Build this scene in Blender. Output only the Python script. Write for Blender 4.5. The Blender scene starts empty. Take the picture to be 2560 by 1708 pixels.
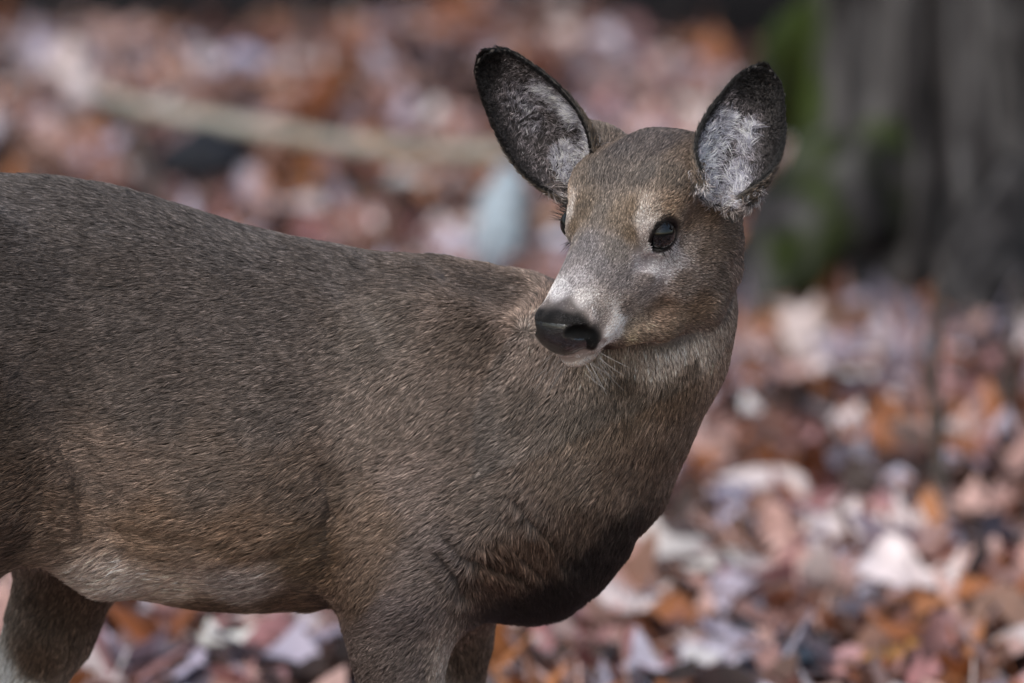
import bpy, bmesh, math, random
import numpy as np
from mathutils import Vector, Matrix
from mathutils.bvhtree import BVHTree
from mathutils.kdtree import KDTree

random.seed(7)
RNG = np.random.default_rng(11)
scene = bpy.context.scene
COL = scene.collection
CLAY = False            # quick shape check without the coat

# ------------------------------------------------------------------ camera
CAM_H, PITCH, LENS = 1.9, math.radians(8.53), 275.3
cam_data = bpy.data.cameras.new('camera')
cam = bpy.data.objects.new('camera', cam_data)
COL.objects.link(cam)
cam.location = (0, 0, CAM_H)
cam.rotation_euler = (math.radians(90) - PITCH, 0, 0)
cam_data.sensor_width = 36
cam_data.lens = LENS
cam_data.clip_start = 0.1
cam_data.clip_end = 500
cam_data.dof.use_dof = True
cam_data.dof.focus_distance = 7.93
cam_data.dof.aperture_fstop = 3.4
cam_data.dof.aperture_blades = 9
scene.camera = cam

# ------------------------------------------------------------------ light: dull overcast wood
world = bpy.data.worlds.new('World')
scene.world = world
world.use_nodes = True
wn, wl = world.node_tree.nodes, world.node_tree.links
bg = wn['Background']
sky = wn.new('ShaderNodeTexSky')
sky.sky_type = 'NISHITA'
sky.sun_disc = False
sky.sun_elevation = math.radians(48)
sky.sun_rotation = math.radians(-150)
sky.air_density = 1.6
sky.dust_density = 3.0
sky.ozone_density = 1.0
hs = wn.new('ShaderNodeHueSaturation')
hs.inputs['Saturation'].default_value = 0.92
wl.new(sky.outputs[0], hs.inputs['Color'])
wl.new(hs.outputs[0], bg.inputs['Color'])
bg.inputs['Strength'].default_value = 0.10

sun_d = bpy.data.lights.new('sun', 'SUN')
sun = bpy.data.objects.new('sun', sun_d)
COL.objects.link(sun)
sun_d.energy = 1.3
sun_d.angle = math.radians(35)
sun_d.color = (1.0, 0.975, 0.955)
_az, _el = math.radians(-150), math.radians(48)
_dir = Vector((math.sin(_az) * math.cos(_el), math.cos(_az) * math.cos(_el), math.sin(_el)))
sun.rotation_euler = _dir.to_track_quat('Z', 'Y').to_euler()
sun.location = (-3, -3, 8)

scene.view_settings.view_transform = 'Standard'
scene.view_settings.look = 'None'
scene.view_settings.exposure = 0.52
scene.view_settings.gamma = 1.0
scene.cycles.use_denoising = True
scene.cycles.denoiser = 'OPENIMAGEDENOISE'
scene.cycles.denoising_input_passes = 'RGB_ALBEDO_NORMAL'
scene.cycles.denoising_prefilter = 'ACCURATE'
scene.cycles.max_bounces = 8
scene.cycles_curves.shape = 'RIBBONS'
scene.cycles_curves.subdivisions = 2

# ------------------------------------------------------------------ helpers
FWD = Vector((0, math.cos(PITCH), -math.sin(PITCH)))
UPV = Vector((0, math.sin(PITCH), math.cos(PITCH)))
KPX = 36.0 / LENS / 2560.0


def ray(px, py):
    return Vector((1, 0, 0)) * ((px - 1280) * KPX) + UPV * (-(py - 854) * KPX) + FWD


def P(px, py, Y):
    """photo pixel -> point of the place at depth Y"""
    d = ray(px, py)
    return Vector((0, 0, CAM_H)) + d * (Y / d.y)


def srgb(c):
    c = np.asarray(c, float) / 255.0
    return np.where(c <= 0.04045, c / 12.92, ((c + 0.055) / 1.055) ** 2.4)


def smooth(a, b, x):
    t = np.clip((x - a) / (b - a), 0, 1)
    return t * t * (3 - 2 * t)


def _hash(i, j, k, s):
    n = (i * 374761393 + j * 668265263 + k * 1274126177 + s * 982451653) & 0xFFFFFFFF
    n = ((n ^ (n >> 13)) * 1274126177) & 0xFFFFFFFF
    return ((n ^ (n >> 16)) & 0xFFFF) / 32767.5 - 1.0


def noise3(p, seed=0):
    """value noise, p (n,3) -> (n,) in -1..1"""
    p = np.asarray(p, float)
    i = np.floor(p).astype(np.int64)
    f = p - i
    f = f * f * (3 - 2 * f)
    out = 0
    for dx in (0, 1):
        for dy in (0, 1):
            for dz in (0, 1):
                w = (f[:, 0] if dx else 1 - f[:, 0]) * (f[:, 1] if dy else 1 - f[:, 1]) * (f[:, 2] if dz else 1 - f[:, 2])
                out = out + w * _hash(i[:, 0] + dx, i[:, 1] + dy, i[:, 2] + dz, seed)
    return out


def link(name, data, parent=None):
    o = bpy.data.objects.new(name, data)
    COL.objects.link(o)
    if parent is not None:
        o.parent = parent
    return o


def mesh_obj(name, verts, faces, mat, parent=None, smooth_shade=True, origin=None):
    me = bpy.data.meshes.new(name)
    verts = np.asarray(verts, float)
    if origin is not None:
        verts = verts - np.asarray(origin, float)
    me.from_pydata(verts.tolist(), [], [tuple(f) for f in faces])
    if smooth_shade:
        me.polygons.foreach_set('use_smooth', [True] * len(me.polygons))
    me.update()
    if mat:
        me.materials.append(mat)
    return link(name, me, parent)


def tag(o, label=None, cat=None, group=None, kind=None):
    for k, v in (('label', label), ('category', cat), ('group', group), ('kind', kind)):
        if v:
            o[k] = v
    return o


def new_mat(name):
    m = bpy.data.materials.new(name)
    m.use_nodes = True
    nt = m.node_tree
    b = nt.nodes['Principled BSDF']
    return m, nt, b


def ramp_mat(name, cols, scale=6.0, detail=6, rough=0.85, bump=0.3, stretch=(1, 1, 1), dist=0.01, spec=0.3):
    m, nt, b = new_mat(name)
    tc = nt.nodes.new('ShaderNodeTexCoord')
    mp = nt.nodes.new('ShaderNodeMapping')
    mp.inputs['Scale'].default_value = stretch
    nt.links.new(tc.outputs['Object'], mp.inputs['Vector'])
    nz = nt.nodes.new('ShaderNodeTexNoise')
    nz.inputs['Scale'].default_value = scale
    nz.inputs['Detail'].default_value = detail
    nz.inputs['Roughness'].default_value = 0.65
    nt.links.new(mp.outputs[0], nz.inputs['Vector'])
    cr = nt.nodes.new('ShaderNodeValToRGB')
    el = cr.color_ramp.elements
    while len(el) > 1:
        el.remove(el[-1])
    for k, c in enumerate(cols):
        pos = 0.28 + 0.44 * k / max(1, len(cols) - 1)
        e = el[0] if k == 0 else el.new(pos)
        e.position = pos
        e.color = (*c, 1)
    nt.links.new(nz.outputs['Fac'], cr.inputs['Fac'])
    nt.links.new(cr.outputs['Color'], b.inputs['Base Color'])
    bp = nt.nodes.new('ShaderNodeBump')
    bp.inputs['Strength'].default_value = bump
    bp.inputs['Distance'].default_value = dist
    nt.links.new(nz.outputs['Fac'], bp.inputs['Height'])
    nt.links.new(bp.outputs[0], b.inputs['Normal'])
    b.inputs['Roughness'].default_value = rough
    b.inputs['Specular IOR Level'].default_value = spec
    return m


def catmull(pts, n):
    pts = [np.asarray(p, float) for p in pts]
    P_ = [2 * pts[0] - pts[1]] + pts + [2 * pts[-1] - pts[-2]]
    out = []
    for i in range(1, len(P_) - 2):
        for t in np.linspace(0, 1, n, endpoint=False):
            a, b, c, d = P_[i - 1], P_[i], P_[i + 1], P_[i + 2]
            out.append(0.5 * (2 * b + (c - a) * t + (2 * a - 5 * b + 4 * c - d) * t * t + (3 * b - a - 3 * c + d) * t ** 3))
    out.append(P_[-2])
    return np.array(out)


def tube(path, radii, seg=12, rough=0.0, seed=0, cap=True):
    """tapered tube along a path, knobbly when rough > 0"""
    path = np.asarray(path, float)
    n = len(path)
    radii = np.interp(np.linspace(0, 1, n), np.linspace(0, 1, len(radii)), radii)
    T = np.gradient(path, axis=0)
    T /= np.linalg.norm(T, axis=1)[:, None]
    ref = np.array([0.13, 0.31, 0.94]) if abs(T[0][2]) < 0.8 else np.array([0.95, 0.2, 0.1])
    V, F = [], []
    for i in range(n):
        a = np.cross(T[i], ref)
        a /= np.linalg.norm(a)
        b = np.cross(T[i], a)
        ang = np.arange(seg) / seg * 2 * math.pi
        ring = a[None] * np.cos(ang)[:, None] + b[None] * np.sin(ang)[:, None]
        r = radii[i] * np.ones(seg)
        if rough:
            r = r * (1 + rough * noise3(np.c_[np.cos(ang) * 1.7, np.sin(ang) * 1.7, np.full(seg, i * 0.45)], seed))
        V.append(path[i] + ring * r[:, None])
    V = np.concatenate(V)
    for i in range(n - 1):
        for j in range(seg):
            k = (j + 1) % seg
            F.append((i * seg + j, i * seg + k, (i + 1) * seg + k, (i + 1) * seg + j))
    if cap:
        F.append(tuple(range(seg))[::-1])
        F.append(tuple((n - 1) * seg + j for j in range(seg)))
    return V, F


def merge(parts):
    V, F, o = [], [], 0
    for v, f in parts:
        V.append(np.asarray(v))
        F += [tuple(i + o for i in q) for q in f]
        o += len(v)
    return np.concatenate(V), F


# ================================================================== THE GROUND
def ground_h(x, y):
    x, y = np.asarray(x, float), np.asarray(y, float)
    up = 0.035 * smooth(10.8, 16.2, y)
    down = -0.40 * smooth(16.3, 18.6, y)
    bank = 9.0 * smooth(18.6, 36.0, y)  # unseen rise, steepened to block the sky behind and darken the far floor
    p = np.stack([x.ravel(), y.ravel(), np.zeros(x.size)], 1)
    lum = (0.035 * noise3(p * 1.1, 3) + 0.018 * noise3(p * 2.7, 4)).reshape(x.shape)
    mound = (0.05 * noise3(p * [1.9, 1.2, 1], 8)).reshape(x.shape) * smooth(14.2, 15.8, y) * (1 - smooth(16.6, 17.2, y))
    return up + down + bank + mound + lum * smooth(8.7, 10.5, y)


def build_ground():
    xs = np.concatenate([np.linspace(-60, -6, 20, endpoint=False), np.linspace(-6, 6, 121), np.linspace(6, 60, 21)[1:]])
    ys = np.concatenate([np.linspace(-30, 5, 20, endpoint=False), np.linspace(5, 22, 171), np.linspace(22, 90, 40)[1:]])
    X, Y = np.meshgrid(xs, ys, indexing='ij')
    Z = ground_h(X, Y)
    V = np.stack([X, Y, Z], -1).reshape(-1, 3)
    ny = len(ys)
    F = [(i * ny + j, (i + 1) * ny + j, (i + 1) * ny + j + 1, i * ny + j + 1) for i in range(len(xs) - 1) for j in range(ny - 1)]
    m = ramp_mat('forest_soil', [(0.012, 0.008, 0.006), (0.035, 0.022, 0.014), (0.07, 0.043, 0.028)], scale=9, detail=8, bump=0.6, dist=0.02)
    o = mesh_obj('ground', V, F, m)
    o['kind'] = 'structure'
    return o


build_ground()

# ------------------------------------------------------------------ leaves
LEAF_COLS = {
    'pinkish tan': ((182, 142, 128), (162, 122, 110), (198, 160, 146)),
    'pale cream': ((214, 200, 194), (226, 214, 210), (202, 186, 178)),
    'pale lavender grey': ((184, 176, 190), (166, 158, 174), (200, 194, 206)),
    'rust orange': ((164, 100, 48), (178, 114, 60), (146, 84, 40)),
    'mid brown': ((118, 84, 66), (102, 72, 58), (134, 98, 78)),
    'dark brown': ((50, 31, 24), (38, 25, 21), (62, 38, 30)),
    'dusky rose': ((178, 128, 124), (160, 110, 108), (190, 142, 138)),
    'slate grey': ((96, 92, 104), (84, 84, 98), (108, 102, 112)),
}
LEAF_W = (lambda a: (np.array(a) / sum(a)).tolist())([0.33, 0.16, 0.13, 0.10, 0.10, 0.10, 0.08, 0.03])
LEAF_NAMES = list(LEAF_COLS)


def leaf_mats():
    m, nt, b = new_mat('dry_leaf')
    at = nt.nodes.new('ShaderNodeAttribute')
    at.attribute_name = 'leaf_colour'
    tc = nt.nodes.new('ShaderNodeTexCoord')
    nz = nt.nodes.new('ShaderNodeTexNoise')
    nz.inputs['Scale'].default_value = 55
    nz.inputs['Detail'].default_value = 4
    nt.links.new(tc.outputs['Object'], nz.inputs['Vector'])
    mr = nt.nodes.new('ShaderNodeMapRange')
    mr.inputs['From Min'].default_value = 0.3
    mr.inputs['From Max'].default_value = 0.7
    mr.inputs['To Min'].default_value = 0.72
    mr.inputs['To Max'].default_value = 1.15
    nt.links.new(nz.outputs['Fac'], mr.inputs['Value'])
    mx = nt.nodes.new('ShaderNodeMix')
    mx.data_type = 'RGBA'
    mx.blend_type = 'MULTIPLY'
    mx.inputs['Factor'].default_value = 1.0
    nt.links.new(at.outputs['Color'], mx.inputs[6])
    nt.links.new(mr.outputs[0], mx.inputs[7])
    nt.links.new(mx.outputs[2], b.inputs['Base Color'])
    b.inputs['Roughness'].default_value = 0.55
    b.inputs['Specular IOR Level'].default_value = 0.35
    tr = nt.nodes.new('ShaderNodeBsdfTranslucent')
    nt.links.new(mx.outputs[2], tr.inputs['Color'])
    ms = nt.nodes.new('ShaderNodeMixShader')
    ms.inputs[0].default_value = 0.10
    out = nt.nodes['Material Output']
    nt.links.new(b.outputs[0], ms.inputs[1])
    nt.links.new(tr.outputs[0], ms.inputs[2])
    nt.links.new(ms.outputs[0], out.inputs['Surface'])
    return m


LEAF_MAT = leaf_mats()


def leaf_shape(kind):
    """flat leaf of length 1 along +x, rows of (left, mid, right): verts (n,3), quads"""
    if kind == 'oak':
        u = np.array([-0.28, 0.0, .10, .2, .3, .4, .5, .6, .7, .8, .9, 1.0])
        w = np.array([.012, .012, .10, .05, .22, .10, .31, .13, .28, .12, .17, .02])
    elif kind == 'maple':
        u = np.array([-0.30, 0.0, .05, .14, .22, .34, .44, .56, .66, .76, .88, 1.0])
        w = np.array([.012, .012, .25, .16, .40, .52, .22, .20, .30, .13, .09, .01])
    else:
        u = np.array([-0.15, 0.0, .10, .22, .36, .5, .64, .78, .9, 1.0])
        w = np.array([.01, .01, .15, .25, .31, .32, .27, .19, .10, .01])
    n = len(u)
    V = np.zeros((n, 3, 3))
    V[:, 0] = np.c_[u + (0.05 if kind != 'beech' else 0), w, 0 * u]
    V[:, 1] = np.c_[u, 0 * u, 0 * u]
    V[:, 2] = np.c_[u + (0.02 if kind != 'beech' else 0), -w, 0 * u]
    F = []
    for i in range(n - 1):
        F += [(3 * i, 3 * i + 1, 3 * i + 4, 3 * i + 3), (3 * i + 1, 3 * i + 2, 3 * i + 5, 3 * i + 4)]
    return V.reshape(-1, 3) - [0.4, 0, 0], F


SHAPES = {k: leaf_shape(k) for k in ('oak', 'maple', 'beech')}


def curl_leaf(V, size, rng, k=1.0):
    V = V.copy()
    a, b, c = k * rng.normal(0, 0.55), k * rng.normal(0.35, 1.0), k * rng.normal(0, 0.5)
    V[:, 2] = a * V[:, 0] ** 2 + b * V[:, 1] ** 2 + c * V[:, 0] * V[:, 1] + 0.05 * np.sin(V[:, 0] * 9 + rng.uniform(0, 6))
    return V * size


def rotm(yaw, tx, ty):
    return np.array(Matrix.Rotation(yaw, 3, 'Z') @ Matrix.Rotation(tx, 3, 'X') @ Matrix.Rotation(ty, 3, 'Y'))


def leaf_rgb(name, rng):
    c = srgb(LEAF_COLS[name][rng.integers(0, 3)])
    c = (c.mean() + (c - c.mean()) * .86) * 1.08 * np.array([1.0, .97, 1.02])
    return np.clip(c * rng.uniform(0.8, 1.15), 0, 0.85)


def build_litter():
    rng = np.random.default_rng(5)
    kinds = ['oak', 'maple', 'beech']
    # dense where it can be seen, thinner outside
    zones = [(-3.6, 3.6, 8.6, 17.2, 26000), (-5, 5, 5.5, 8.6, 7000), (-6, -3.6, 8.6, 18, 3500), (3.6, 6, 8.6, 18, 3500), (-7, 7, 17.2, 30, 6500)]
    Vs, Fs, Cs, o = [], [], [], 0
    for (x0, x1, y0, y1, n) in zones:
        xs, ys = rng.uniform(x0, x1, n), rng.uniform(y0, y1, n)
        hs_ = ground_h(xs, ys)
        patch = noise3(np.c_[xs * 2.2, ys * 2.2, 0 * xs], 9)
        gloom = noise3(np.c_[xs * 4.5, ys * 2.6, 0 * xs + 3], 10)
        for i in range(n):
            k = kinds[rng.choice(3, p=[.4, .35, .25])]
            V, F = SHAPES[k]
            size = rng.uniform(0.08, 0.175)
            V = curl_leaf(V, size, rng) @ rotm(rng.uniform(0, 6.283), rng.normal(0, 0.32), rng.normal(0, 0.32)).T
            z = hs_[i] + 0.012 + abs(rng.normal(0, 0.014))
            V[:, 2] = np.maximum(V[:, 2], -0.02)
            Vs.append(V + [xs[i], ys[i], z])
            Fs.append(np.array(F) + o)
            o += len(V)
            w = np.array(LEAF_W)
            if patch[i] > 0.35:
                w = w * [1, .5, .5, 2.2, 1.5, 1.5, 1, 1]
            elif patch[i] < -0.35:
                w = w * [1, 1.7, 1.6, .5, .7, .7, 1.3, 1]
            if gloom[i] > .30:  # dark leaves crowd here, their colour standing in for shaded gaps
                w = w * [.45, .25, .35, .9, 1.4, 3.6, .5, 1.5]
            nm = LEAF_NAMES[rng.choice(len(LEAF_W), p=w / w.sum())]
            Cs.append(np.tile(np.r_[leaf_rgb(nm, rng), 1.0], (len(V), 1)))
    V, F, C = np.concatenate(Vs), np.concatenate(Fs), np.concatenate(Cs)
    me = bpy.data.meshes.new('leaf_litter')
    me.vertices.add(len(V))
    me.vertices.foreach_set('co', V.ravel())
    me.loops.add(F.size)
    me.loops.foreach_set('vertex_index', F.ravel())
    me.polygons.add(len(F))
    me.polygons.foreach_set('loop_start', np.arange(0, F.size, 4))
    me.polygons.foreach_set('use_smooth', np.ones(len(F), bool))
    me.update(calc_edges=True)
    a = me.attributes.new('leaf_colour', 'FLOAT_COLOR', 'POINT')
    a.data.foreach_set('color', C.ravel())
    me.materials.append(LEAF_MAT)
    tag(link('leaf_litter', me), 'deep litter of brown and tan fallen leaves on the ground', 'leaf litter', kind='stuff')


def one_leaf(kind, colname, size, loc, yaw, tx, ty, label, group, rng, rgb=None):
    V, F = SHAPES[kind]
    V = curl_leaf(V, size, rng, 1.0 if rgb is None else .35)
    me = bpy.data.meshes.new(kind + '_leaf')
    me.from_pydata(V.tolist(), [], F)
    me.polygons.foreach_set('use_smooth', [True] * len(me.polygons))
    c = leaf_rgb(colname, rng) if rgb is None else np.asarray(rgb)
    a = me.attributes.new('leaf_colour', 'FLOAT_COLOR', 'POINT')
    a.data.foreach_set('color', np.tile(np.r_[c, 1.0], len(V)))
    me.materials.append(LEAF_MAT)
    o = link(kind + '_leaf', me)
    o.location = loc
    o.rotation_euler = (Matrix.Rotation(yaw, 3, 'Z') @ Matrix.Rotation(tx, 3, 'X') @ Matrix.Rotation(ty, 3, 'Y')).to_euler()
    tag(o, label, 'leaf', group)
    return o


def on_ground(px, py, lift=0.0):
    """where the sight line through a photo pixel meets the forest floor"""
    d = ray(px, py)
    lo, hi = 8.0, 22.0
    ts = np.linspace(lo, hi, 1500)
    pts = np.array([0, 0, CAM_H])[None] + np.array(d)[None] * (ts / d.y)[:, None]
    gap = pts[:, 2] - ground_h(pts[:, 0], pts[:, 1]) - lift
    k = np.argmax(gap < 0) if (gap < 0).any() else len(ts) - 1
    return Vector(pts[k])


build_litter()


def build_single_leaves():
    rng = np.random.default_rng(21)
    # the leaves that stand out in the photograph: pixel, kind, colour, length, yaw, tilt, label
    marked = [
        (1640, 1390, 'maple', (0.66, 0.60, 0.57), .21, 0.1, (.35, 0), 'largest pale cream leaf lying flat below the chest of the deer'),
        (1800, 1400, 'oak', (0.68, 0.64, 0.62), .15, 0.3, (.4, 0), 'long cream leaf overlapping the largest pale leaf'),
        (2080, 1480, 'oak', (0.72, 0.69, 0.68), .15, 2.9, (.5, 0), 'narrow near white leaf lying beyond the largest pale leaf'),
        (2150, 940, 'beech', (0.72, 0.70, 0.68), .09, 0.0, (.7, 0), 'small near white leaf standing out below the mossy tree'),
        (550, 1600, 'maple', (0.72, 0.70, 0.66), .075, 0.4, (.5, 0), 'near white leaf on the litter under the belly of the deer'),
        (1750, 1640, 'beech', (0.66, 0.62, 0.62), .08, 1.0, (.4, 0), 'small pale leaf lying on its own below the deer chest'),
        (2230, 1640, 'oak', (0.42, 0.20, 0.055), .12, 0.5, (.5, 0), 'bright yellow orange oak leaf propped up on pale leaves'),
        (1990, 1640, 'beech', (0.055, 0.085, 0.12), .10, 0.2, (.3, 0), 'slate blue wet leaf lying in the litter'),
        (2240, 1570, 'maple', (0.36, 0.13, 0.05), .10, 1.4, (.4, 0), 'bright rust leaf beside the bright yellow orange oak leaf'),
        (1840, 1235, 'beech', (0.24, 0.22, 0.30), .12, 0.1, (.5, 0), 'mauve grey leaf lying level with the chest of the deer'),
        (720, 455, 'maple', (0.34, 0.14, 0.04), .15, 0.2, (.5, 0), 'broad orange leaf lying beside the dark stone'),
        (830, 440, 'oak', (0.33, 0.14, 0.035), .12, 2.4, (.5, 0), 'orange leaf overlapping the broad orange leaf'),
        (760, 510, 'beech', (0.62, 0.53, 0.52), .13, 0.2, (.4, 0), 'pale pink leaf in front of the two orange leaves'),
        (640, 262, 'beech', (0.022, 0.022, 0.034), .15, 0.1, (.6, 0), 'blue black wet leaf lying just beyond the pale branch'),  # this and the next dark leaves are coloured as shaded gaps between leaves
        (800, 305, 'beech', (0.024, 0.022, 0.034), .17, 0.2, (.5, 0), 'long slate black leaf lying along the pale branch'),
        (270, 212, 'oak', (0.03, 0.02, 0.02), .15, 0.9, (.6, 0), 'dark curled oak leaf beyond the fork of the pale branch'),
        (1010, 235, 'oak', (0.04, 0.024, 0.02), .16, 0.0, (.6, 0), 'dark brown leaf lying between pale branch and fallen log'),
        (920, 490, 'maple', (0.05, 0.038, 0.022), .15, 1.2, (.5, 0), 'dark olive brown leaf beside the pale upturned leaf'),
        (2060, 1130, 'oak', (0.05, 0.03, 0.02), .13, 0.4, (.5, 0), 'dark brown oak leaf below the small near white leaf'),
        (2330, 1190, 'maple', (0.04, 0.026, 0.02), .14, 1.5, (.5, 0), 'dark brown maple leaf at the base of the sapling stem'),
        (200, 330, 'maple', (0.30, 0.12, 0.035), .13, 0.8, (.5, 0), 'rust leaf upright beside the fork of the pale branch'),
        (780, 190, 'oak', (0.66, 0.62, 0.57), .17, 0.05, (.45, 0), 'long cream leaf lying beyond the pale branch'),
        (470, 200, 'beech', (0.62, 0.58, 0.53), .10, 1.0, (.5, 0), 'small cream leaf beside the lavender leaf'),
        (600, 140, 'beech', (0.46, 0.46, 0.62), .13, 0.9, (.6, 0), 'lavender blue leaf standing on edge beyond the pale branch'),
        (1430, 130, 'oak', (0.60, 0.56, 0.53), .22, 3.0, (.3, 0), 'long grey white leaf lying in front of the fallen log'),
        (1395, 590, 'beech', (0.70, 0.74, 0.88), .065, 0.4, (.8, 0), 'tiny bluish white leaf beside the leaning wood splinter'),
        (1380, 530, 'maple', (0.42, 0.25, 0.16), .09, 0.3, (.6, 0), 'light orange brown leaf behind the tiny bluish white leaf'),
        (1010, 450, 'beech', (0.68, 0.64, 0.62), .10, 0.2, (.6, 0), 'pale upturned leaf beside the leaning wood splinter'),
        (1720, 265, 'beech', (0.64, 0.62, 0.58), .08, 0.9, (.7, 0), 'pale leaf resting against the mossy root'),
        (1940, 760, 'beech', (0.62, 0.56, 0.53), .07, 0.7, (.7, 0), 'pale round leaf at the foot of the mossy root'),
        (1880, 800, 'maple', (0.36, 0.14, 0.04), .13, 0.4, (.6, 0), 'bright orange leaf below the mossy root'),
        (2120, 790, 'maple', (0.15, 0.075, 0.04), .15, 0.9, (.5, 0), 'dark brown curled leaf against the foot of the tree'),
        (2380, 880, 'oak', (0.28, 0.10, 0.04), .12, 1.2, (.5, 0), 'rust oak leaf beside the thin upright stem'),
    ]
    for (px, py, kind, rgb, size, yaw, (tx, ty), label) in marked:
        p = on_ground(px, py, 0.06)
        one_leaf(kind, None, size, p, yaw, tx * .5, ty, label, None, rng, rgb)
    # further single leaves on top of the litter, wherever the view is open
    marks = [(n_, on_ground(*q)) for n_, q in (('the fork of the pale branch', (300, 255)), ('the middle of the pale branch', (700, 332)), ('the far end of the pale branch', (1420, 372)),
             ('the black stone', (508, 395)), ('the broken bluish stub', (1238, 690)), ('the foot of the tree', (2250, 740)), ('the mossy root', (1760, 330)), ('the fallen log', (900, 60)),
             ('the lone sapling stem', (2345, 1330)), ('the outer sapling stem', (2520, 1180)), ('the largest pale leaf', (1640, 1390)), ('the yellow oak leaf', (2230, 1640)),
             ('the mauve grey leaf', (1840, 1235)), ('the lavender blue leaf', (600, 140)), ('the long grey white leaf', (1430, 130)))]
    shown = 0
    tries = 0
    sizes = {}
    while shown < 264 and tries < 4000:
        tries += 1
        open_right = rng.random() < 0.62
        if open_right:
            px, py = rng.uniform(1330, 2600), rng.uniform(760, 1740)
            if px < 1850 - (py - 760) * 0.55:
                continue
        else:
            px, py = rng.uniform(-30, 1800), rng.uniform(40, 640)
            if py > 380 + 0.22 * max(0, px - 150):
                continue
        p = on_ground(px, py, rng.uniform(0.025, 0.05))
        if p.y > 16.4 or (p.x > 0.3 and p.y > 12.5):
            continue
        colname = LEAF_NAMES[rng.choice(len(LEAF_W), p=LEAF_W)]
        kind = ['oak', 'maple', 'beech'][rng.integers(0, 3)]
        size = rng.uniform(.08, .15)
        word = 'small ' if size < .10 else ('large ' if size > .13 else '')
        mark, md = min(((n_, math.hypot(p.x - q.x, p.y - q.y)) for n_, q in marks), key=lambda z: z[1])
        where = ('right beside ' if md < .25 else ('close to ' if md < .6 else 'some way from ')) + mark
        label = f'{word}{colname} {kind} leaf lying {where}'
        label = label if len(label.split()) < 16 else label.replace(' lying', '')
        one_leaf(kind, colname, size, p, rng.uniform(0, 6.28), rng.normal(.15, .35), rng.normal(0, .3),
                 label, f'{word}{colname} {kind} leaves {where}', rng)
        shown += 1


build_single_leaves()

# ================================================================== WOOD AND STONE BEHIND THE DEER
BARK = ramp_mat('bark', [(0.010, 0.009, 0.009), (0.045, 0.04, 0.038), (0.11, 0.10, 0.10)], scale=7, stretch=(2.2, 2.2, 0.55), bump=0.8, dist=0.03)


def moss_bark():
    m, nt, b = new_mat('mossy_bark')
    tc = nt.nodes.new('ShaderNodeTexCoord')
    mp = nt.nodes.new('ShaderNodeMapping')
    mp.inputs['Scale'].default_value = (2.2, 2.2, 0.5)
    nt.links.new(tc.outputs['Object'], mp.inputs['Vector'])
    nz = nt.nodes.new('ShaderNodeTexNoise')
    nz.inputs['Scale'].default_value = 7
    nz.inputs['Detail'].default_value = 7
    nt.links.new(mp.outputs[0], nz.inputs['Vector'])
    cr = nt.nodes.new('ShaderNodeValToRGB')
    e = cr.color_ramp.elements
    e[0].position, e[0].color = 0.38, (0.006, 0.006, 0.007, 1)
    e[1].position, e[1].color = 0.70, (0.10, 0.096, 0.098, 1)
    k = e.new(0.5)
    k.color = (0.022, 0.020, 0.021, 1)
    rd = nt.nodes.new('ShaderNodeAttribute')
    rd.attribute_name = 'ridge'
    am = nt.nodes.new('ShaderNodeMath')
    am.operation = 'MULTIPLY_ADD'
    am.inputs[1].default_value = 0.42
    nt.links.new(rd.outputs['Fac'], am.inputs[0])
    nt.links.new(nz.outputs['Fac'], am.inputs[2])
    nt.links.new(am.outputs[0], cr.inputs['Fac'])
    at = nt.nodes.new('ShaderNodeAttribute')
    at.attribute_name = 'moss'
    n2 = nt.nodes.new('ShaderNodeTexNoise')
    n2.inputs['Scale'].default_value = 9
    n2.inputs['Detail'].default_value = 5
    nt.links.new(tc.outputs['Object'], n2.inputs['Vector'])
    ad = nt.nodes.new('ShaderNodeMath')
    ad.operation = 'ADD'
    nt.links.new(at.outputs['Fac'], ad.inputs[0])
    nt.links.new(n2.outputs['Fac'], ad.inputs[1])
    mr = nt.nodes.new('ShaderNodeMapRange')
    mr.inputs['From Min'].default_value = 0.9
    mr.inputs['From Max'].default_value = 1.2
    nt.links.new(ad.outputs[0], mr.inputs['Value'])
    mc = nt.nodes.new('ShaderNodeValToRGB')
    mc.color_ramp.elements[0].color = (0.012, 0.03, 0.008, 1)
    mc.color_ramp.elements[1].color = (0.055, 0.08, 0.008, 1)
    nt.links.new(n2.outputs['Fac'], mc.inputs['Fac'])
    mx = nt.nodes.new('ShaderNodeMix')
    mx.data_type = 'RGBA'
    nt.links.new(mr.outputs[0], mx.inputs['Factor'])
    nt.links.new(cr.outputs['Color'], mx.inputs[6])
    nt.links.new(mc.outputs['Color'], mx.inputs[7])
    nt.links.new(mx.outputs[2], b.inputs['Base Color'])
    bp = nt.nodes.new('ShaderNodeBump')
    bp.inputs['Strength'].default_value = 0.7
    bp.inputs['Distance'].default_value = 0.02
    nt.links.new(nz.outputs['Fac'], bp.inputs['Height'])
    nt.links.new(bp.outputs[0], b.inputs['Normal'])
    b.inputs['Roughness'].default_value = 0.9
    b.inputs['Specular IOR Level'].default_value = 0.2
    return m


MOSS_BARK = moss_bark()


def moss_attr(o, vals):
    a = o.data.attributes.new('moss', 'FLOAT', 'POINT')
    a.data.foreach_set('value', np.asarray(vals, float))


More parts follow.
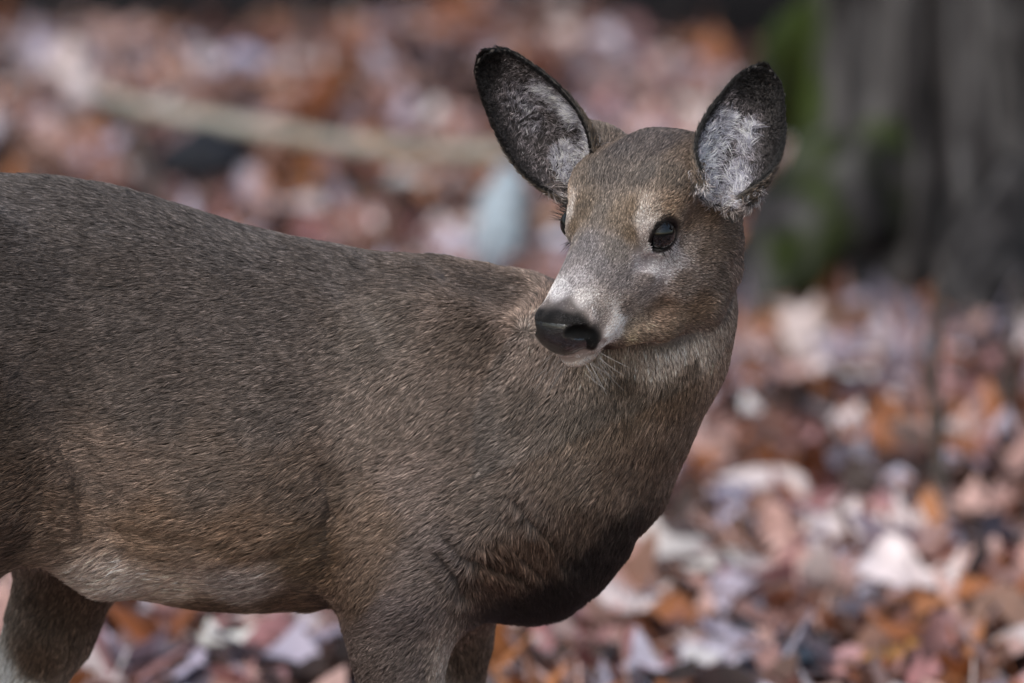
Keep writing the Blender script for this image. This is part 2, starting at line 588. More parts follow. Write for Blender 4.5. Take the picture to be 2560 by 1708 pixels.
def build_tree():
    cx, cy = 0.80, 13.25
    base = float(ground_h(np.array([cx]), np.array([cy]))[0]) - 0.12
    root = link('old_tree', None)
    root.location = (cx, cy, base)
    tag(root, 'thick grey furrowed tree trunk with mossy flank and spreading roots', 'tree')
    nz_, na = 240, 260
    zs = np.concatenate([np.linspace(0, 1.2, 170), np.linspace(1.2, 7.5, 71)[1:]])
    ang = np.arange(na) / na * 2 * math.pi
    A, Z = np.meshgrid(ang, zs, indexing='xy')
    R = 0.31 - 0.018 * Z
    flare = np.exp(-Z / 0.17)
    lobes = 0.5 + 0.5 * np.cos(A * 5 + 0.6)
    R = R + flare * (0.10 + 0.16 * lobes)
    # bulge of the near left root buttress
    for a0, amp, wd in ((math.radians(205), .17, .34), (math.radians(262), .10, .3), (math.radians(318), .14, .32)):
        dd = np.angle(np.exp(1j * (A - a0)))
        R = R + amp * np.exp(-(dd / wd) ** 2) * np.exp(-Z / 0.26)
    twist = A + 0.25 * Z
    p = np.stack([np.cos(twist) * 6.2, np.sin(twist) * 6.2, Z * 2.0], -1).reshape(-1, 3)
    fur = noise3(p, 31) * 0.6 + noise3(p * 2.1 + 5, 32) * 0.4
    fur = -np.abs(fur).reshape(R.shape)
    R = R + 0.075 * fur + 0.03 * noise3(p * [3.5, 3.5, 2.0], 33).reshape(R.shape) + 0.03 * noise3(p * [0.35, .35, .5], 34).reshape(R.shape)
    X, Yv = R * np.cos(A), R * np.sin(A)
    V = np.stack([X, Yv, Z], -1).reshape(-1, 3)
    n = len(zs)
    F = [(i * na + j, i * na + (j + 1) % na, (i + 1) * na + (j + 1) % na, (i + 1) * na + j) for i in range(n - 1) for j in range(na)]
    t = mesh_obj('trunk', V, F, MOSS_BARK, root)
    side = np.angle(np.exp(1j * (A - math.radians(196))))
    moss = 0.72 * np.exp(-(side / 0.50) ** 2) * (0.55 + 0.45 * np.exp(-((Z - 0.25) / 0.5) ** 2))
    moss_attr(t, moss.ravel())
    ra = t.data.attributes.new('ridge', 'FLOAT', 'POINT')
    ra.data.foreach_set('value', (.55 * noise3(p * [.75, .75, .5], 35).reshape(R.shape) + .45 * (fur + .28)).ravel().astype(float))

    # roots running out over the ground
    def rootlet(pts, radii, seed, mossv):
        pts = [(x - cx, y - cy, z - base) for x, y, z in pts]
        Vr, Fr = tube(catmull(pts, 10), radii, 18, 0.28, seed)
        r = mesh_obj('root', Vr, Fr, MOSS_BARK, root)
        moss_attr(r, np.full(len(Vr), mossv))

    g = lambda x, y: float(ground_h(np.array([x]), np.array([y]))[0])
    rootlet([(.86, 13.35, .86), (.72, 13.5, .62), (.57, 13.8, .38), (.43, 14.25, g(.43, 14.25) + .12), (.32, 14.75, g(.32, 14.75) - .05)],
            [.08, .085, .08, .07, .04], 3, 0.62)
    rootlet([(.62, 13.1, .22), (.47, 12.95, .13), (.38, 12.85, g(.38, 12.85) + .03), (.30, 12.7, g(.3, 12.7) - .06)], [.13, .09, .06, .03], 5, 0.42)
    rootlet([(.86, 13.0, .2), (.80, 12.75, .10), (.78, 12.6, g(.78, 12.6) + .0), (.76, 12.45, g(.76, 12.45) - .07)], [.12, .08, .05, .03], 6, 0.1)
    rootlet([(1.02, 13.2, .25), (1.22, 13.0, .12), (1.4, 12.85, g(1.4, 12.85) + .0), (1.55, 12.7, g(1.55, 12.7) - .08)], [.13, .09, .06, .03], 7, 0.15)
    # bare limbs above the picture
    for a0, z0, ln in ((0.4, 4.2, 2.2), (2.5, 4.9, 2.0), (4.2, 5.5, 2.4), (5.4, 6.4, 1.6), (1.5, 7.0, 1.8)):
        pts = [(0.1 * math.cos(a0), 0.1 * math.sin(a0), z0), (ln * .4 * math.cos(a0), ln * .4 * math.sin(a0), z0 + ln * .35),
               (ln * .75 * math.cos(a0 + .2), ln * .75 * math.sin(a0 + .2), z0 + ln * .7), (ln * math.cos(a0 + .15), ln * math.sin(a0 + .15), z0 + ln * 1.1)]
        Vl, Fl = tube(catmull(pts, 6), [.09, .055, .03, .01], 8, .15, int(a0 * 10))
        mesh_obj('limb', Vl, Fl, BARK, root)


build_tree()

WOOD_DARK = ramp_mat('shade_black_bark', [(0.004, 0.004, 0.006), (0.009, 0.009, 0.012), (0.018, 0.018, 0.020)], scale=8, stretch=(.5, 2, 2), bump=0.5)
WOOD_PALE = ramp_mat('pale_barkless_wood', [(0.26, 0.245, 0.20), (0.38, 0.36, 0.31), (0.50, 0.48, 0.43)], scale=14, stretch=(.5, 2, 2), bump=0.4, dist=0.005)
WOOD_BLUE = ramp_mat('lichen_grey_wood', [(0.18, 0.23, 0.27), (0.31, 0.38, 0.44), (0.46, 0.54, 0.62)], scale=16, stretch=(2, 2, .6), bump=0.4, dist=0.004)
TWIG = ramp_mat('twig_bark', [(0.03, 0.024, 0.022), (0.07, 0.058, 0.052), (0.12, 0.10, 0.09)], scale=30, bump=0.3, dist=0.002)
STONE = ramp_mat('wet_black_stone', [(0.005, 0.006, 0.009), (0.012, 0.014, 0.02), (0.03, 0.034, 0.045)], scale=9, bump=0.5, rough=0.7)


def build_log():
    pts = [(-3.4, 17.3, .02), (-2.0, 17.2, .10), (-.8, 17.15, .14), (.5, 17.2, .13), (1.8, 17.3, .10), (3.2, 17.45, .02)]
    path = catmull(pts, 12)
    V, F = tube(path, [.34, .37, .36, .35, .33, .30], 40, 0.10, 4)
    root = mesh_obj('fallen_log', V, F, WOOD_DARK)  # added log, coloured near black in place of the shade beyond the crest
    tag(root, 'near black log put in for the shade behind the leaf covered bank', 'log')
    for (x, a, ln) in ((-1.7, .5, .5), (.9, -.4, .45), (2.2, .2, .5)):
        p0 = np.array([x, 17.2, .38])
        Vb, Fb = tube(catmull([p0, p0 + [a * .3, -.05, ln * .6], p0 + [a * .6, 0, ln]], 5), [.06, .045, .03], 10, .2, 8)
        mesh_obj('branch_stub', Vb, Fb, WOOD_DARK, root)


build_log()


def build_branch():
    g = lambda px, py, lift: np.array(on_ground(px, py, lift))
    pts = [g(230, 215, .06), g(300, 255, .11), g(470, 292, .125), g(700, 332, .13), g(960, 372, .13), g(1230, 382, .13), g(1420, 372, .11), g(1560, 360, .06)]
    V, F = tube(catmull(pts, 8), [.009, .014, .016, .016, .015, .016, .012, .008], 12, .3, 2)
    root = mesh_obj('fallen_branch', V, F, WOOD_PALE)
    tag(root, 'long pale barkless branch lying across the litter behind the deer', 'branch')
    pts = [g(305, 262, .09), g(335, 330, .09), g(352, 400, .08), g(385, 470, .07), g(420, 540, .05)]
    V, F = tube(catmull(pts, 6), [.017, .014, .013, .012, .009], 10, .2, 6)
    o = mesh_obj('side_branch', V, F, TWIG, root)


build_branch()


def build_splinter():
    b = on_ground(1238, 690, 0.0)
    y = b.y
    pts = [P(1228, 735, y), P(1238, 650, y + .0), P(1248, 570, y + .02), P(1262, 500, y + .04), P(1268, 450, y + .05), P(1258, 415, y + .06)]
    pts = [np.array(p) for p in pts]
    V, F = tube(catmull(pts, 8), [.034, .043, .043, .042, .030, .012], 18, .3, 12)
    root = mesh_obj('broken_branch', V, F, WOOD_BLUE)
    tag(root, 'thick bluish grey lichen covered stub of broken branch leaning upright behind the deer', 'branch')


build_splinter()


def build_stone():
    c = on_ground(508, 398, 0.08)
    bm = bmesh.new()
    bmesh.ops.create_icosphere(bm, subdivisions=4, radius=1.0)
    co = np.array([v.co[:] for v in bm.verts])
    d = 1 + .22 * noise3(co * 1.4, 14) + .08 * noise3(co * 4, 15)
    for v, k in zip(bm.verts, d):
        v.co = Vector((v.co.x * .068 * k, v.co.y * .06 * k, max(v.co.z, -.5) * .042 * k))
    me = bpy.data.meshes.new('stone')
    bm.to_mesh(me)
    bm.free()
    me.polygons.foreach_set('use_smooth', [True] * len(me.polygons))
    me.materials.append(STONE)
    o = link('stone', me)
    o.location = c
    o.scale = (1.25, 1.2, 1.45)
    tag(o, 'small black wet stone lying below the pale branch', 'stone')


build_stone()


def build_stems():
    for (px, py, top, lean, r, lab) in ((2345, 1330, 690, -8, .0105, 'thin dark upright sapling stem below the furrowed trunk'),
                                        (2520, 1180, 700, 14, .0095, 'thin dark sapling stem rising beside the right hand root')):
        b = on_ground(px, py, 0)
        pts = [P(px + lean * t + 7 * math.sin(t * 9), py - (py - top) * t, b.y + .06 * t) for t in np.linspace(-.02, 1, 7)]
        V, F = tube(catmull([np.array(p) for p in pts], 5), [r * 1.3, r, r * .8, r * .5], 8, .2, 4)
        root = mesh_obj('sapling_stem', V, F, TWIG)
        tag(root, lab, 'sapling')
        for k, (t, dx, dy) in enumerate(((.45, 40, -60), (.6, -50, -50), (.78, 30, -60))):
            q = np.array(pts[int(t * 6)])
            e = np.array(P(px + lean * t + dx, py - (py - top) * t + dy, b.y + .1 * (k - 1)))
            V, F = tube(catmull([q, (q + e) / 2 + [0, 0, .01], e], 4), [r * .5, r * .35, r * .2], 6, .1, k)
            mesh_obj('side_twig', V, F, TWIG, root)


build_stems()


# ================================================================== THE DEER
YB = 8.0                                     # depth of the deer's body plane
DEER = link('deer', None)
DEER_LOC = Vector((-0.25, YB, 0))
DEER.location = DEER_LOC
tag(DEER, 'young grey-brown deer standing side on with its head turned back over its shoulder', 'deer')

HEAD_O = np.array(P(1554, 580, 7.85))        # midpoint between the eyes
HY = math.radians(41)                        # head turned towards the viewer, then this far on to the left
HF = np.array([-math.sin(HY), -math.cos(HY), 0])
HL = np.array([math.cos(HY), -math.sin(HY), 0])
HU = np.array([0, 0, 1.0])
AX = 0.841 * HF - 0.541 * HU                 # skull axis, occiput to nose
AN = 0.541 * HF + 0.841 * HU                 # across it, upwards
A0 = HEAD_O - 0.10 * HF + 0.035 * HU


def head_pt(d, t, n):
    return A0 + AX * d + HL * t + AN * n


def to_head(p):
    q = p - A0
    return q @ AX, q @ HL, q @ AN


EYE_D, EYE_N, EYE_T = 0.1025, 0.0305, 0.0455
EYES = [head_pt(EYE_D, s * EYE_T + (.003 if s > 0 else 0), EYE_N) for s in (1, -1)]
EYE_R = 0.0160
EYE_OUT = []
for s in (1, -1):
    v = 0.42 * AX + s * 0.90 * HL + 0.12 * AN
    EYE_OUT.append(v / np.linalg.norm(v))


# ---- the field: a smooth union of lofts, ellipsoids and tapering limbs on an uneven grid
def axis(segments):
    out = []
    for a, b, h in segments:
        n = max(1, int(round((b - a) / h)))
        out.append(np.linspace(a, b, n, endpoint=False))
    out.append([segments[-1][1]])
    return np.concatenate(out)


GX = axis([(-0.80, -0.10, .0085), (-0.10, -0.02, .005), (-0.02, 0.26, .0024), (0.26, 0.30, .006)])
GY = axis([(7.68, 7.74, .004), (7.74, 7.96, .0024), (7.96, 8.0, .005), (8.0, 8.24, .009)])
GZ = axis([(-0.012, 0.42, .0085), (0.42, 0.66, .0048), (0.66, 0.935, .0024), (0.935, 0.96, .006)])
FIELD = np.ones((len(GX), len(GY), len(GZ)), np.float32)


def sub(lo, hi):
    s = []
    for g, a, b in zip((GX, GY, GZ), lo, hi):
        s.append(slice(max(0, np.searchsorted(g, a) - 1), min(len(g), np.searchsorted(g, b) + 1)))
    return tuple(s)


def grid(s):
    return np.meshgrid(GX[s[0]].astype(np.float32), GY[s[1]].astype(np.float32), GZ[s[2]].astype(np.float32), indexing='ij')


def smin(a, b, k):
    h = np.clip(0.5 + 0.5 * (b - a) / k, 0, 1)
    return b + (a - b) * h - k * h * (1 - h)


def add(lo, hi, fn, k, carve=False):
    m = k + 0.02
    s = sub(np.asarray(lo) - m, np.asarray(hi) + m)
    X, Y, Z = grid(s)
    g = fn(X, Y, Z).astype(np.float32)
    FIELD[s] = -smin(-FIELD[s], g, k) if carve else smin(FIELD[s], g, k)


def ellipsoid(c, axes, radii, k=0.02, carve=False):
    """axes: three unit vectors"""
    c = np.asarray(c, float)
    B = np.asarray(axes, float)
    ext = np.sqrt(sum((B[i] * radii[i]) ** 2 for i in range(3)))

    def fn(X, Y, Z):
        dx, dy, dz = X - c[0], Y - c[1], Z - c[2]
        q = [(dx * B[i][0] + dy * B[i][1] + dz * B[i][2]) / radii[i] for i in range(3)]
        r = np.sqrt(q[0] ** 2 + q[1] ** 2 + q[2] ** 2)
        r2 = np.sqrt(sum((q[i] / radii[i]) ** 2 for i in range(3)))
        return r * (r - 1) / (r2 + 1e-9)
    add(c - ext, c + ext, fn, k, carve)


XYZ = np.eye(3)
HEADAX = np.array([AX, HL, AN])


def limb(pts, radii, k=0.03, carve=False, flat=None):
    """chain of tapering capsules; flat=(axis, factor) thins it along an axis"""
    pts = [np.asarray(p, float) for p in pts]
    lo = np.min([p - r for p, r in zip(pts, radii)], 0)
    hi = np.max([p + r for p, r in zip(pts, radii)], 0)

    def fn(X, Y, Z):
        best = None
        for (a, b, ra, rb) in zip(pts[:-1], pts[1:], radii[:-1], radii[1:]):
            ba = b - a
            L = ba @ ba
            dx, dy, dz = X - a[0], Y - a[1], Z - a[2]
            t = np.clip((dx * ba[0] + dy * ba[1] + dz * ba[2]) / L, 0, 1)
            d = np.sqrt((dx - t * ba[0]) ** 2 + (dy - t * ba[1]) ** 2 + (dz - t * ba[2]) ** 2) - (ra + (rb - ra) * t)
            best = d if best is None else smin(best, d, 0.012)
        return best
    add(lo, hi, fn, k, carve)


def pchip(x, xs, ys):
    """smooth monotone-ish interpolation of station values"""
    xs, ys = np.asarray(xs, float), np.asarray(ys, float)
    m = np.gradient(ys, xs)
    i = np.clip(np.searchsorted(xs, x) - 1, 0, len(xs) - 2)
    h = xs[i + 1] - xs[i]
    t = np.clip((x - xs[i]) / h, 0, 1)
    return ((1 + 2 * t) * (1 - t) ** 2 * ys[i] + t * (1 - t) ** 2 * h * m[i] + t * t * (3 - 2 * t) * ys[i + 1] + t * t * (t - 1) * h * m[i + 1])


# torso: photo outline of back and belly, half width in metres
TORSO = [
    (-575, 690, 800, .020), (-555, 600, 930, .065), (-500, 530, 1080, .105), (-400, 465, 1200, .130), (-250, 432, 1290, .140), (0, 420, 1330, .142),
    (150, 426, 1395, .144), (300, 452, 1480, .148), (450, 498, 1518, .152), (600, 545, 1533, .153), (800, 590, 1526, .146),
    (950, 614, 1530, .134), (1100, 630, 1548, .122), (1250, 662, 1556, .114), (1350, 704, 1552, .107), (1420, 800, 1515, .098),
    (1480, 900, 1432, .088), (1540, 1010, 1345, .070), (1585, 1100, 1260, .035), (1597, 1150, 1200, .012)]
ST = [(P(px, 900, YB).x, P(px, a, YB).z, P(px, b, YB).z, w) for px, a, b, w in TORSO]
SHRINK_B = 0.0045


def torso(X, Y, Z):
    x = X[:, 0, 0].astype(float)
    xs = [s[0] for s in ST]
    top, bot, w = (pchip(x, xs, [s[i] for s in ST]) for i in (1, 2, 3))
    zc = (0.47 * top + 0.53 * bot)[:, None, None]
    ht = np.maximum(top[:, None, None] - zc, .004)
    hb = np.maximum(zc - bot[:, None, None], .004)
    w = np.maximum(w, .004)[:, None, None]
    dz = Z - zc
    h = np.where(dz > 0, ht, hb)
    zn = dz / h
    ww = w * (1 - 0.20 * np.clip(zn, 0, 1) ** 1.5)
    yn = np.abs(Y - YB) / ww
    r = (np.abs(zn) ** 2.15 + yn ** 2.15) ** (1 / 2.15)
    d = (r - 1) * np.minimum(ww, h)
    beyond = np.maximum(xs[0] - X, X - xs[-1])
    return np.where(beyond > 0, np.maximum(d, beyond), d) + SHRINK_B


add((ST[0][0], 7.83, 0.38), (ST[-1][0], 8.17, 0.9), torso, 0.03)

SB = 0.006


def leg_down(top_pts, top_r, knee, fetlock_z, foot, fore):
    pts = list(top_pts)
    r = list(top_r)
    kx, ky, kz = knee
    if fore:
        pts += [(kx, ky, kz), (kx - .004, ky, kz - .03), (kx - .006, ky, kz * .5), (kx - .01, ky, fetlock_z), (kx + .012, ky, .038)]
        r += [.026, .021, .0155, .020, .017]
    else:
        pts += [(kx, ky, kz), (kx + .006, ky, kz - .04), (kx + .02, ky, kz * .5), (kx + .03, ky, fetlock_z), (kx + .055, ky, .038)]
        r += [.028, .022, .0165, .021, .017]
    limb(pts, r, 0.035)
    x = pts[-1][0]
    for sy in (-1, 1):      # cloven hoof
        limb([(x + .006, ky + sy * .011, .036), (x + .030, ky + sy * .012, .012)], [.013, .011], 0.004)


pp = lambda px, py, Y: np.array(P(px, py, Y))
# shoulders and fore legs
for Y, dx in ((7.915, 0), (8.085, 30)):
    sgn = -1 if Y < YB else 1
    ellipsoid(pp(1120 + dx, 1040, Y), [(-.25, 0, .968), (0, 1, 0), (.968, 0, .25)], (.125, .046, .080), 0.05)
    ellipsoid(pp(1130 + dx, 1300, Y - sgn * .006), [(.6, 0, .8), (0, 1, 0), (-.8, 0, .6)], (.115, .055, .085), 0.05)
leg_down([pp(1060, 1330, 7.915), pp(1010, 1470, 7.91), pp(998, 1600, 7.912), pp(1003, 1720, 7.915)], [.075, .064, .050, .040],
         (P(1010, 1708, 7.92).x, 7.92, .235), .075, None, True)
leg_down([pp(1110, 1330, 8.08), pp(1105, 1470, 8.085), pp(1140, 1600, 8.085), pp(1125, 1720, 8.085)], [.07, .058, .037, .034],
         (P(1112, 1708, 8.085).x, 8.085, .235), .075, None, True)
# haunches and hind legs
for Y, dx in ((7.915, 0), (8.085, 150)):
    ellipsoid(pp(-260 + dx * .3, 860, Y), [(.55, 0, -.835), (0, 1, 0), (.835, 0, .55)], (.21, .058, .15), 0.06)
leg_down([pp(-130, 1050, 7.905), pp(0, 1215, 7.895), pp(-140, 1420, 7.91)], [.105, .070, .046],
         (P(-470, 1500, 7.92).x, 7.92, .265), .075, None, False)
leg_down([pp(40, 1100, 8.09), pp(185, 1370, 8.09), pp(130, 1560, 8.09), pp(60, 1720, 8.09)], [.10, .062, .047, .038],
         (P(-70, 1708, 8.09).x, 8.09, .255), .075, None, False)
# flank fold joining thigh and belly
limb([pp(20, 1180, 7.90), pp(120, 1290, 7.905), pp(260, 1400, 7.93)], [.05, .03, .03], 0.05)
# tail
limb([pp(-560, 640, 8.0), pp(-620, 800, 8.0), pp(-625, 980, 8.0)], [.03, .026, .010], 0.03)

# neck, rising from the shoulders and swinging forward to the head
limb([pp(1240, 1100, 8.0), pp(1370, 1070, 7.985), pp(1480, 990, 7.965), pp(1590, 870, 7.945), pp(1650, 740, 7.935), pp(1670, 620, 7.93)],
     [.145, .122, .098, .080, .072, .066], 0.06)
limb([pp(1090, 930, 8.0), pp(1250, 970, 7.99), pp(1390, 1010, 7.98)], [.085, .092, .092], 0.05)
limb([pp(1385, 1325, 7.985), pp(1485, 1180, 7.97), pp(1578, 1000, 7.95), pp(1658, 860, 7.94)], [.070, .064, .058, .056], 0.05)

# skull and muzzle loft in head space: d along, n up, half width
SKULL = [(-.040, .020, -.020, .012), (-.032, .044, -.040, .040), (-.015, .066, -.062, .058), (.010, .079, -.078, .0660), (.040, .0825, -.086, .0675),
         (.070, .0785, -.089, .0635), (.100, .0695, -.086, .0565), (.125, .0595, -.078, .0510), (.150, .0505, -.069, .0450), (.175, .0430, -.060, .0400),
         (.200, .0365, -.0510, .0365), (.215, .0320, -.0440, .0340), (.229, .0260, -.0370, .0310), (.240, .0180, -.0290, .0255), (.2475, .006, -.018, .0160)]
SHRINK_H = 0.0025


def skull(X, Y, Z):
    dx, dy, dz = X - A0[0], Y - A0[1], Z - A0[2]
    d = dx * AX[0] + dy * AX[1] + dz * AX[2]
    t = dx * HL[0] + dy * HL[1] + dz * HL[2]
    n = dx * AN[0] + dy * AN[1] + dz * AN[2]
    xs = [s[0] for s in SKULL]
    top, bot, w = (pchip(np.clip(d, xs[0], xs[-1]), xs, [s[i] for s in SKULL]) for i in (1, 2, 3))
    c = 0.5 * (top + bot)
    h = np.maximum(0.5 * (top - bot), .003)
    w = np.maximum(w, .003)
    nn = (n - c) / h
    # narrower towards the jaw
    ww = w * (1 - 0.28 * np.clip(-nn, 0, 1))
    ex = np.where((nn > 0) & (d < .09), 3.0, 2.5)
    r = (np.abs(nn) ** ex + (np.abs(t) / ww) ** ex) ** (1 / ex)
    f = (r - 1) * np.minimum(ww, h)
    beyond = np.maximum(xs[0] - d, d - xs[-1])
    return np.where(beyond > 0, np.maximum(f, beyond), f) + SHRINK_H


def hbox(pts):
    p = np.array(pts)
    return p.min(0), p.max(0)


_c = [head_pt(d, t, n) for d in (-.04, .26) for t in (-.07, .07) for n in (-.1, .09)]
add(*hbox(_c), skull, 0.025)
for s in (1, -1):
    ellipsoid(head_pt(.060, s * .046, -.038), HEADAX, (.060, .018, .045), 0.02)            # masseter
    ellipsoid(head_pt(.085, s * (.039 if s > 0 else .034), .046), HEADAX, (.030, .0150, .018), 0.02)            # brow
    ellipsoid(head_pt(.224, s * .0205, .001), HEADAX, (.018, .0125, .017), 0.010)          # nostril wing
    ellipsoid(head_pt(.202, s * .0275, -.021), HEADAX, (.030, .009, .012), 0.010)           # upper lip
    ellipsoid(EYES[0 if s > 0 else 1] + EYE_OUT[0 if s > 0 else 1] * .003, HEADAX, (.026, .0135 if s > 0 else .0085, .0215), 0.014)   # lids
    ellipsoid(head_pt(.138, s * .050, .012), HEADAX, (.018, .008, .008), 0.012, carve=True)  # tear pit
ellipsoid(head_pt(.235, 0, -.001), HEADAX, (.0145, .0255, .0205), 0.010)                       # nose pad
ellipsoid(head_pt(.217, 0, -.0355), HEADAX, (.024, .020, .0115), 0.010)                       # chin
limb([pp(1452, 345, 7.972), pp(1505, 378, 7.970), pp(1565, 420, 7.95)], [.020, .025, .03], 0.015)   # root of the far ear
limb([pp(1825, 505, 7.915), pp(1790, 490, 7.915), pp(1740, 460, 7.91)], [.012, .017, .024], 0.015)
for s in (1, -1):
    ellipsoid(head_pt(.060, s * .048, .052), HEADAX, (.038, .022 if s > 0 else .0265, .025), 0.02)     # temple
for s in (1, -1):
    limb([head_pt(.190, s * .021, -.042), head_pt(.135, s * .033, -.066), head_pt(.080, s * .041, -.082), head_pt(.035, s * .043, -.072)], [.010, .014, .017, .016], 0.012)   # jaw
# mouth line
for s in (1, -1):
    limb([head_pt(.254, s * .002, -.0215), head_pt(.238, s * .023, -.0225), head_pt(.217, s * .0345, -.027), head_pt(.199, s * .0395, -.033), head_pt(.185, s * .041, -.034)],
         [.0020, .0022, .0026, .0026, .0016], 0.004, carve=True)
    # comma of the nostril
    limb([head_pt(.2425, s * .0215, .0080), head_pt(.2385, s * .0265, .0072), head_pt(.2315, s * .0315, .0015), head_pt(.2245, s * .0340, -.007)], [.0014, .0030, .0034, .0018], 0.0015, carve=True)
    e, o = EYES[0 if s > 0 else 1], EYE_OUT[0 if s > 0 else 1]
    ellipsoid(e + o * .008, HEADAX, (.0195, .0168, .0146), 0.003, carve=True)
    # lids
    lid = lambda a, k: e + o * (.0105 + k - .006 * max(0, math.cos(a))) + AX * (.0205 * math.cos(a)) + AN * (.0158 * math.sin(a))
    if s < 0:
        lid = lambda a, k: e + o * (.0065 + k - .007 * max(0, math.cos(a))) + AX * (.0190 * math.cos(a)) + AN * (.0158 * math.sin(a))
    limb([lid(math.radians(a), -.0015 * abs(math.cos(math.radians(a)))) for a in (-8, 25, 60, 95, 130, 165, 195)], [.0016, .0030, .0040, .0044, .0042, .0032, .0020], 0.003)
    limb([lid(math.radians(a), -.002) for a in (200, 235, 270, 305, 335)], [.0018, .0024, .0026, .0024, .0018], 0.004)
    # inner corner of the eye
    limb([e + o * .010 + AX * .012 - AN * .005, e + o * .007 + AX * .021 - AN * .012], [.005, .0025], 0.003, carve=True)


def surface_nets():
    inside = FIELD < 0
    nx, ny, nz = FIELD.shape
    c8 = sum(inside[i:nx - 1 + i, j:ny - 1 + j, k:nz - 1 + k].astype(np.int8) for i in (0, 1) for j in (0, 1) for k in (0, 1))
    act = np.argwhere((c8 > 0) & (c8 < 8))
    idx = np.full(c8.shape, -1, np.int64)
    idx[act[:, 0], act[:, 1], act[:, 2]] = np.arange(len(act))
    acc = np.zeros((len(act), 3))
    cnt = np.zeros(len(act))
    G = (GX, GY, GZ)
    corners = [(i, j, k) for i in (0, 1) for j in (0, 1) for k in (0, 1)]
    for a in corners:
        for ax in range(3):
            if a[ax]:
                continue
            b = list(a)
            b[ax] = 1
            pa, pb = act + a, act + b
            fa, fb = FIELD[pa[:, 0], pa[:, 1], pa[:, 2]], FIELD[pb[:, 0], pb[:, 1], pb[:, 2]]
            m = (fa < 0) != (fb < 0)
            t = np.where(m, fa / np.where(m, fa - fb, 1), 0)
            ca = np.stack([G[i][pa[:, i]] for i in range(3)], 1)
            cb = np.stack([G[i][pb[:, i]] for i in range(3)], 1)
            acc += np.where(m[:, None], ca + (cb - ca) * t[:, None], 0)
            cnt += m
    V = acc / cnt[:, None]
    quads = []
    for ax in range(3):
        o1, o2 = (ax + 1) % 3, (ax + 2) % 3
        sl0 = [slice(None)] * 3
        sl1 = [slice(None)] * 3
        sl0[ax], sl1[ax] = slice(0, -1), slice(1, None)
        ch = inside[tuple(sl0)] != inside[tuple(sl1)]
        e = np.argwhere(ch)
        ok = (e[:, o1] > 0) & (e[:, o2] > 0) & (e[:, o1] < FIELD.shape[o1] - 1) & (e[:, o2] < FIELD.shape[o2] - 1)
        e = e[ok]
        flip = inside[e[:, 0], e[:, 1], e[:, 2]]

        def cell(d1, d2):
            q = e.copy()
            q[:, o1] += d1
            q[:, o2] += d2
            return idx[q[:, 0], q[:, 1], q[:, 2]]
        Q = np.stack([cell(-1, -1), cell(0, -1), cell(0, 0), cell(-1, 0)], 1)
        Q[~flip] = Q[~flip][:, ::-1]
        quads.append(Q)
    return V, np.concatenate(quads)


V, Q = surface_nets()


def vadj_smooth(V, Q, it, lam=0.5, mask=None):
    E = np.concatenate([Q[:, [0, 1]], Q[:, [1, 2]], Q[:, [2, 3]], Q[:, [3, 0]]])
    E = np.concatenate([E, E[:, ::-1]])
    n = np.bincount(E[:, 0], minlength=len(V)).astype(float)
    for _ in range(it):
        S = np.stack([np.bincount(E[:, 0], weights=V[E[:, 1], i], minlength=len(V)) for i in range(3)], 1) / n[:, None]
        D = lam * (S - V)
        V = V + (D if mask is None else D * mask[:, None])
    return V


# drop stray islands: keep what hangs together with the largest piece
def biggest(V, Q):
    par = np.arange(len(V))
    E = np.concatenate([Q[:, [0, 1]], Q[:, [1, 2]], Q[:, [2, 3]]])
    while True:
        lo = np.minimum(par[E[:, 0]], par[E[:, 1]])
        new = par.copy()
        np.minimum.at(new, E[:, 0], lo)
        np.minimum.at(new, E[:, 1], lo)
        new = new[new]
        if (new == par).all():
            break
        par = new
    root = np.bincount(par).argmax()
    keep = par == root
    mp = np.cumsum(keep) - 1
    return V[keep], mp[Q[keep[Q[:, 0]]]]


V, Q = biggest(V, Q)
dH, tH, nH = to_head(V)
headness = smooth(-.07, .0, dH) * smooth(-.16, -.11, nH) * (np.abs(tH) < .11) * (V[:, 0] > -.03)
V = vadj_smooth(V, Q, 8, 0.5, 1 - 0.85 * np.clip(headness, 0, 1))
V = vadj_smooth(V, Q, 2, 0.5)


def vnormals(V, Q):
    n = np.cross(V[Q[:, 2]] - V[Q[:, 0]], V[Q[:, 3]] - V[Q[:, 1]])
    N = np.stack([np.bincount(Q.ravel(), weights=np.repeat(n[:, i], 4), minlength=len(V)) for i in range(3)], 1)
    return N / (np.linalg.norm(N, axis=1)[:, None] + 1e-12)


# skin creases between shoulder and breast, and the edge of the flank
CREASE = [([(1290, 1235), (1350, 1300), (1420, 1370), (1440, 1400)], 11, .0045), ([(1330, 1290), (1380, 1345), (1410, 1400)], 9, .006), ([(1250, 1330), (1300, 1375), (1350, 1420)], 9, .005),
          ([(1130, 1350), (1180, 1390), (1240, 1410), (1300, 1430)], 12, .008), ([(1110, 1380), (1150, 1430), (1160, 1480)], 12, .007), ([(1210, 1350), (1260, 1390)], 8, .004),
          ([(300, 1325), (420, 1345), (560, 1365), (640, 1340)], 18, .005), ([(600, 1400), (700, 1385), (780, 1350), (850, 1280)], 20, .006), ([(820, 1190), (840, 1300), (830, 1440), (850, 1520)], 26, .008),
          ([(820, 690), (900, 760), (960, 790), (1010, 860)], 30, .004), ([(1000, 640), (1080, 655), (1130, 690)], 16, .004)]
rel = V - np.array([0, 0, CAM_H])
dep = rel @ np.array(FWD)
upx, vpx = 1280 + rel[:, 0] / dep / KPX, 854 - (rel @ np.array(UPV)) / dep / KPX
N = vnormals(V, Q)
near = (N[:, 1] < -.1) & (V[:, 1] < 7.99)
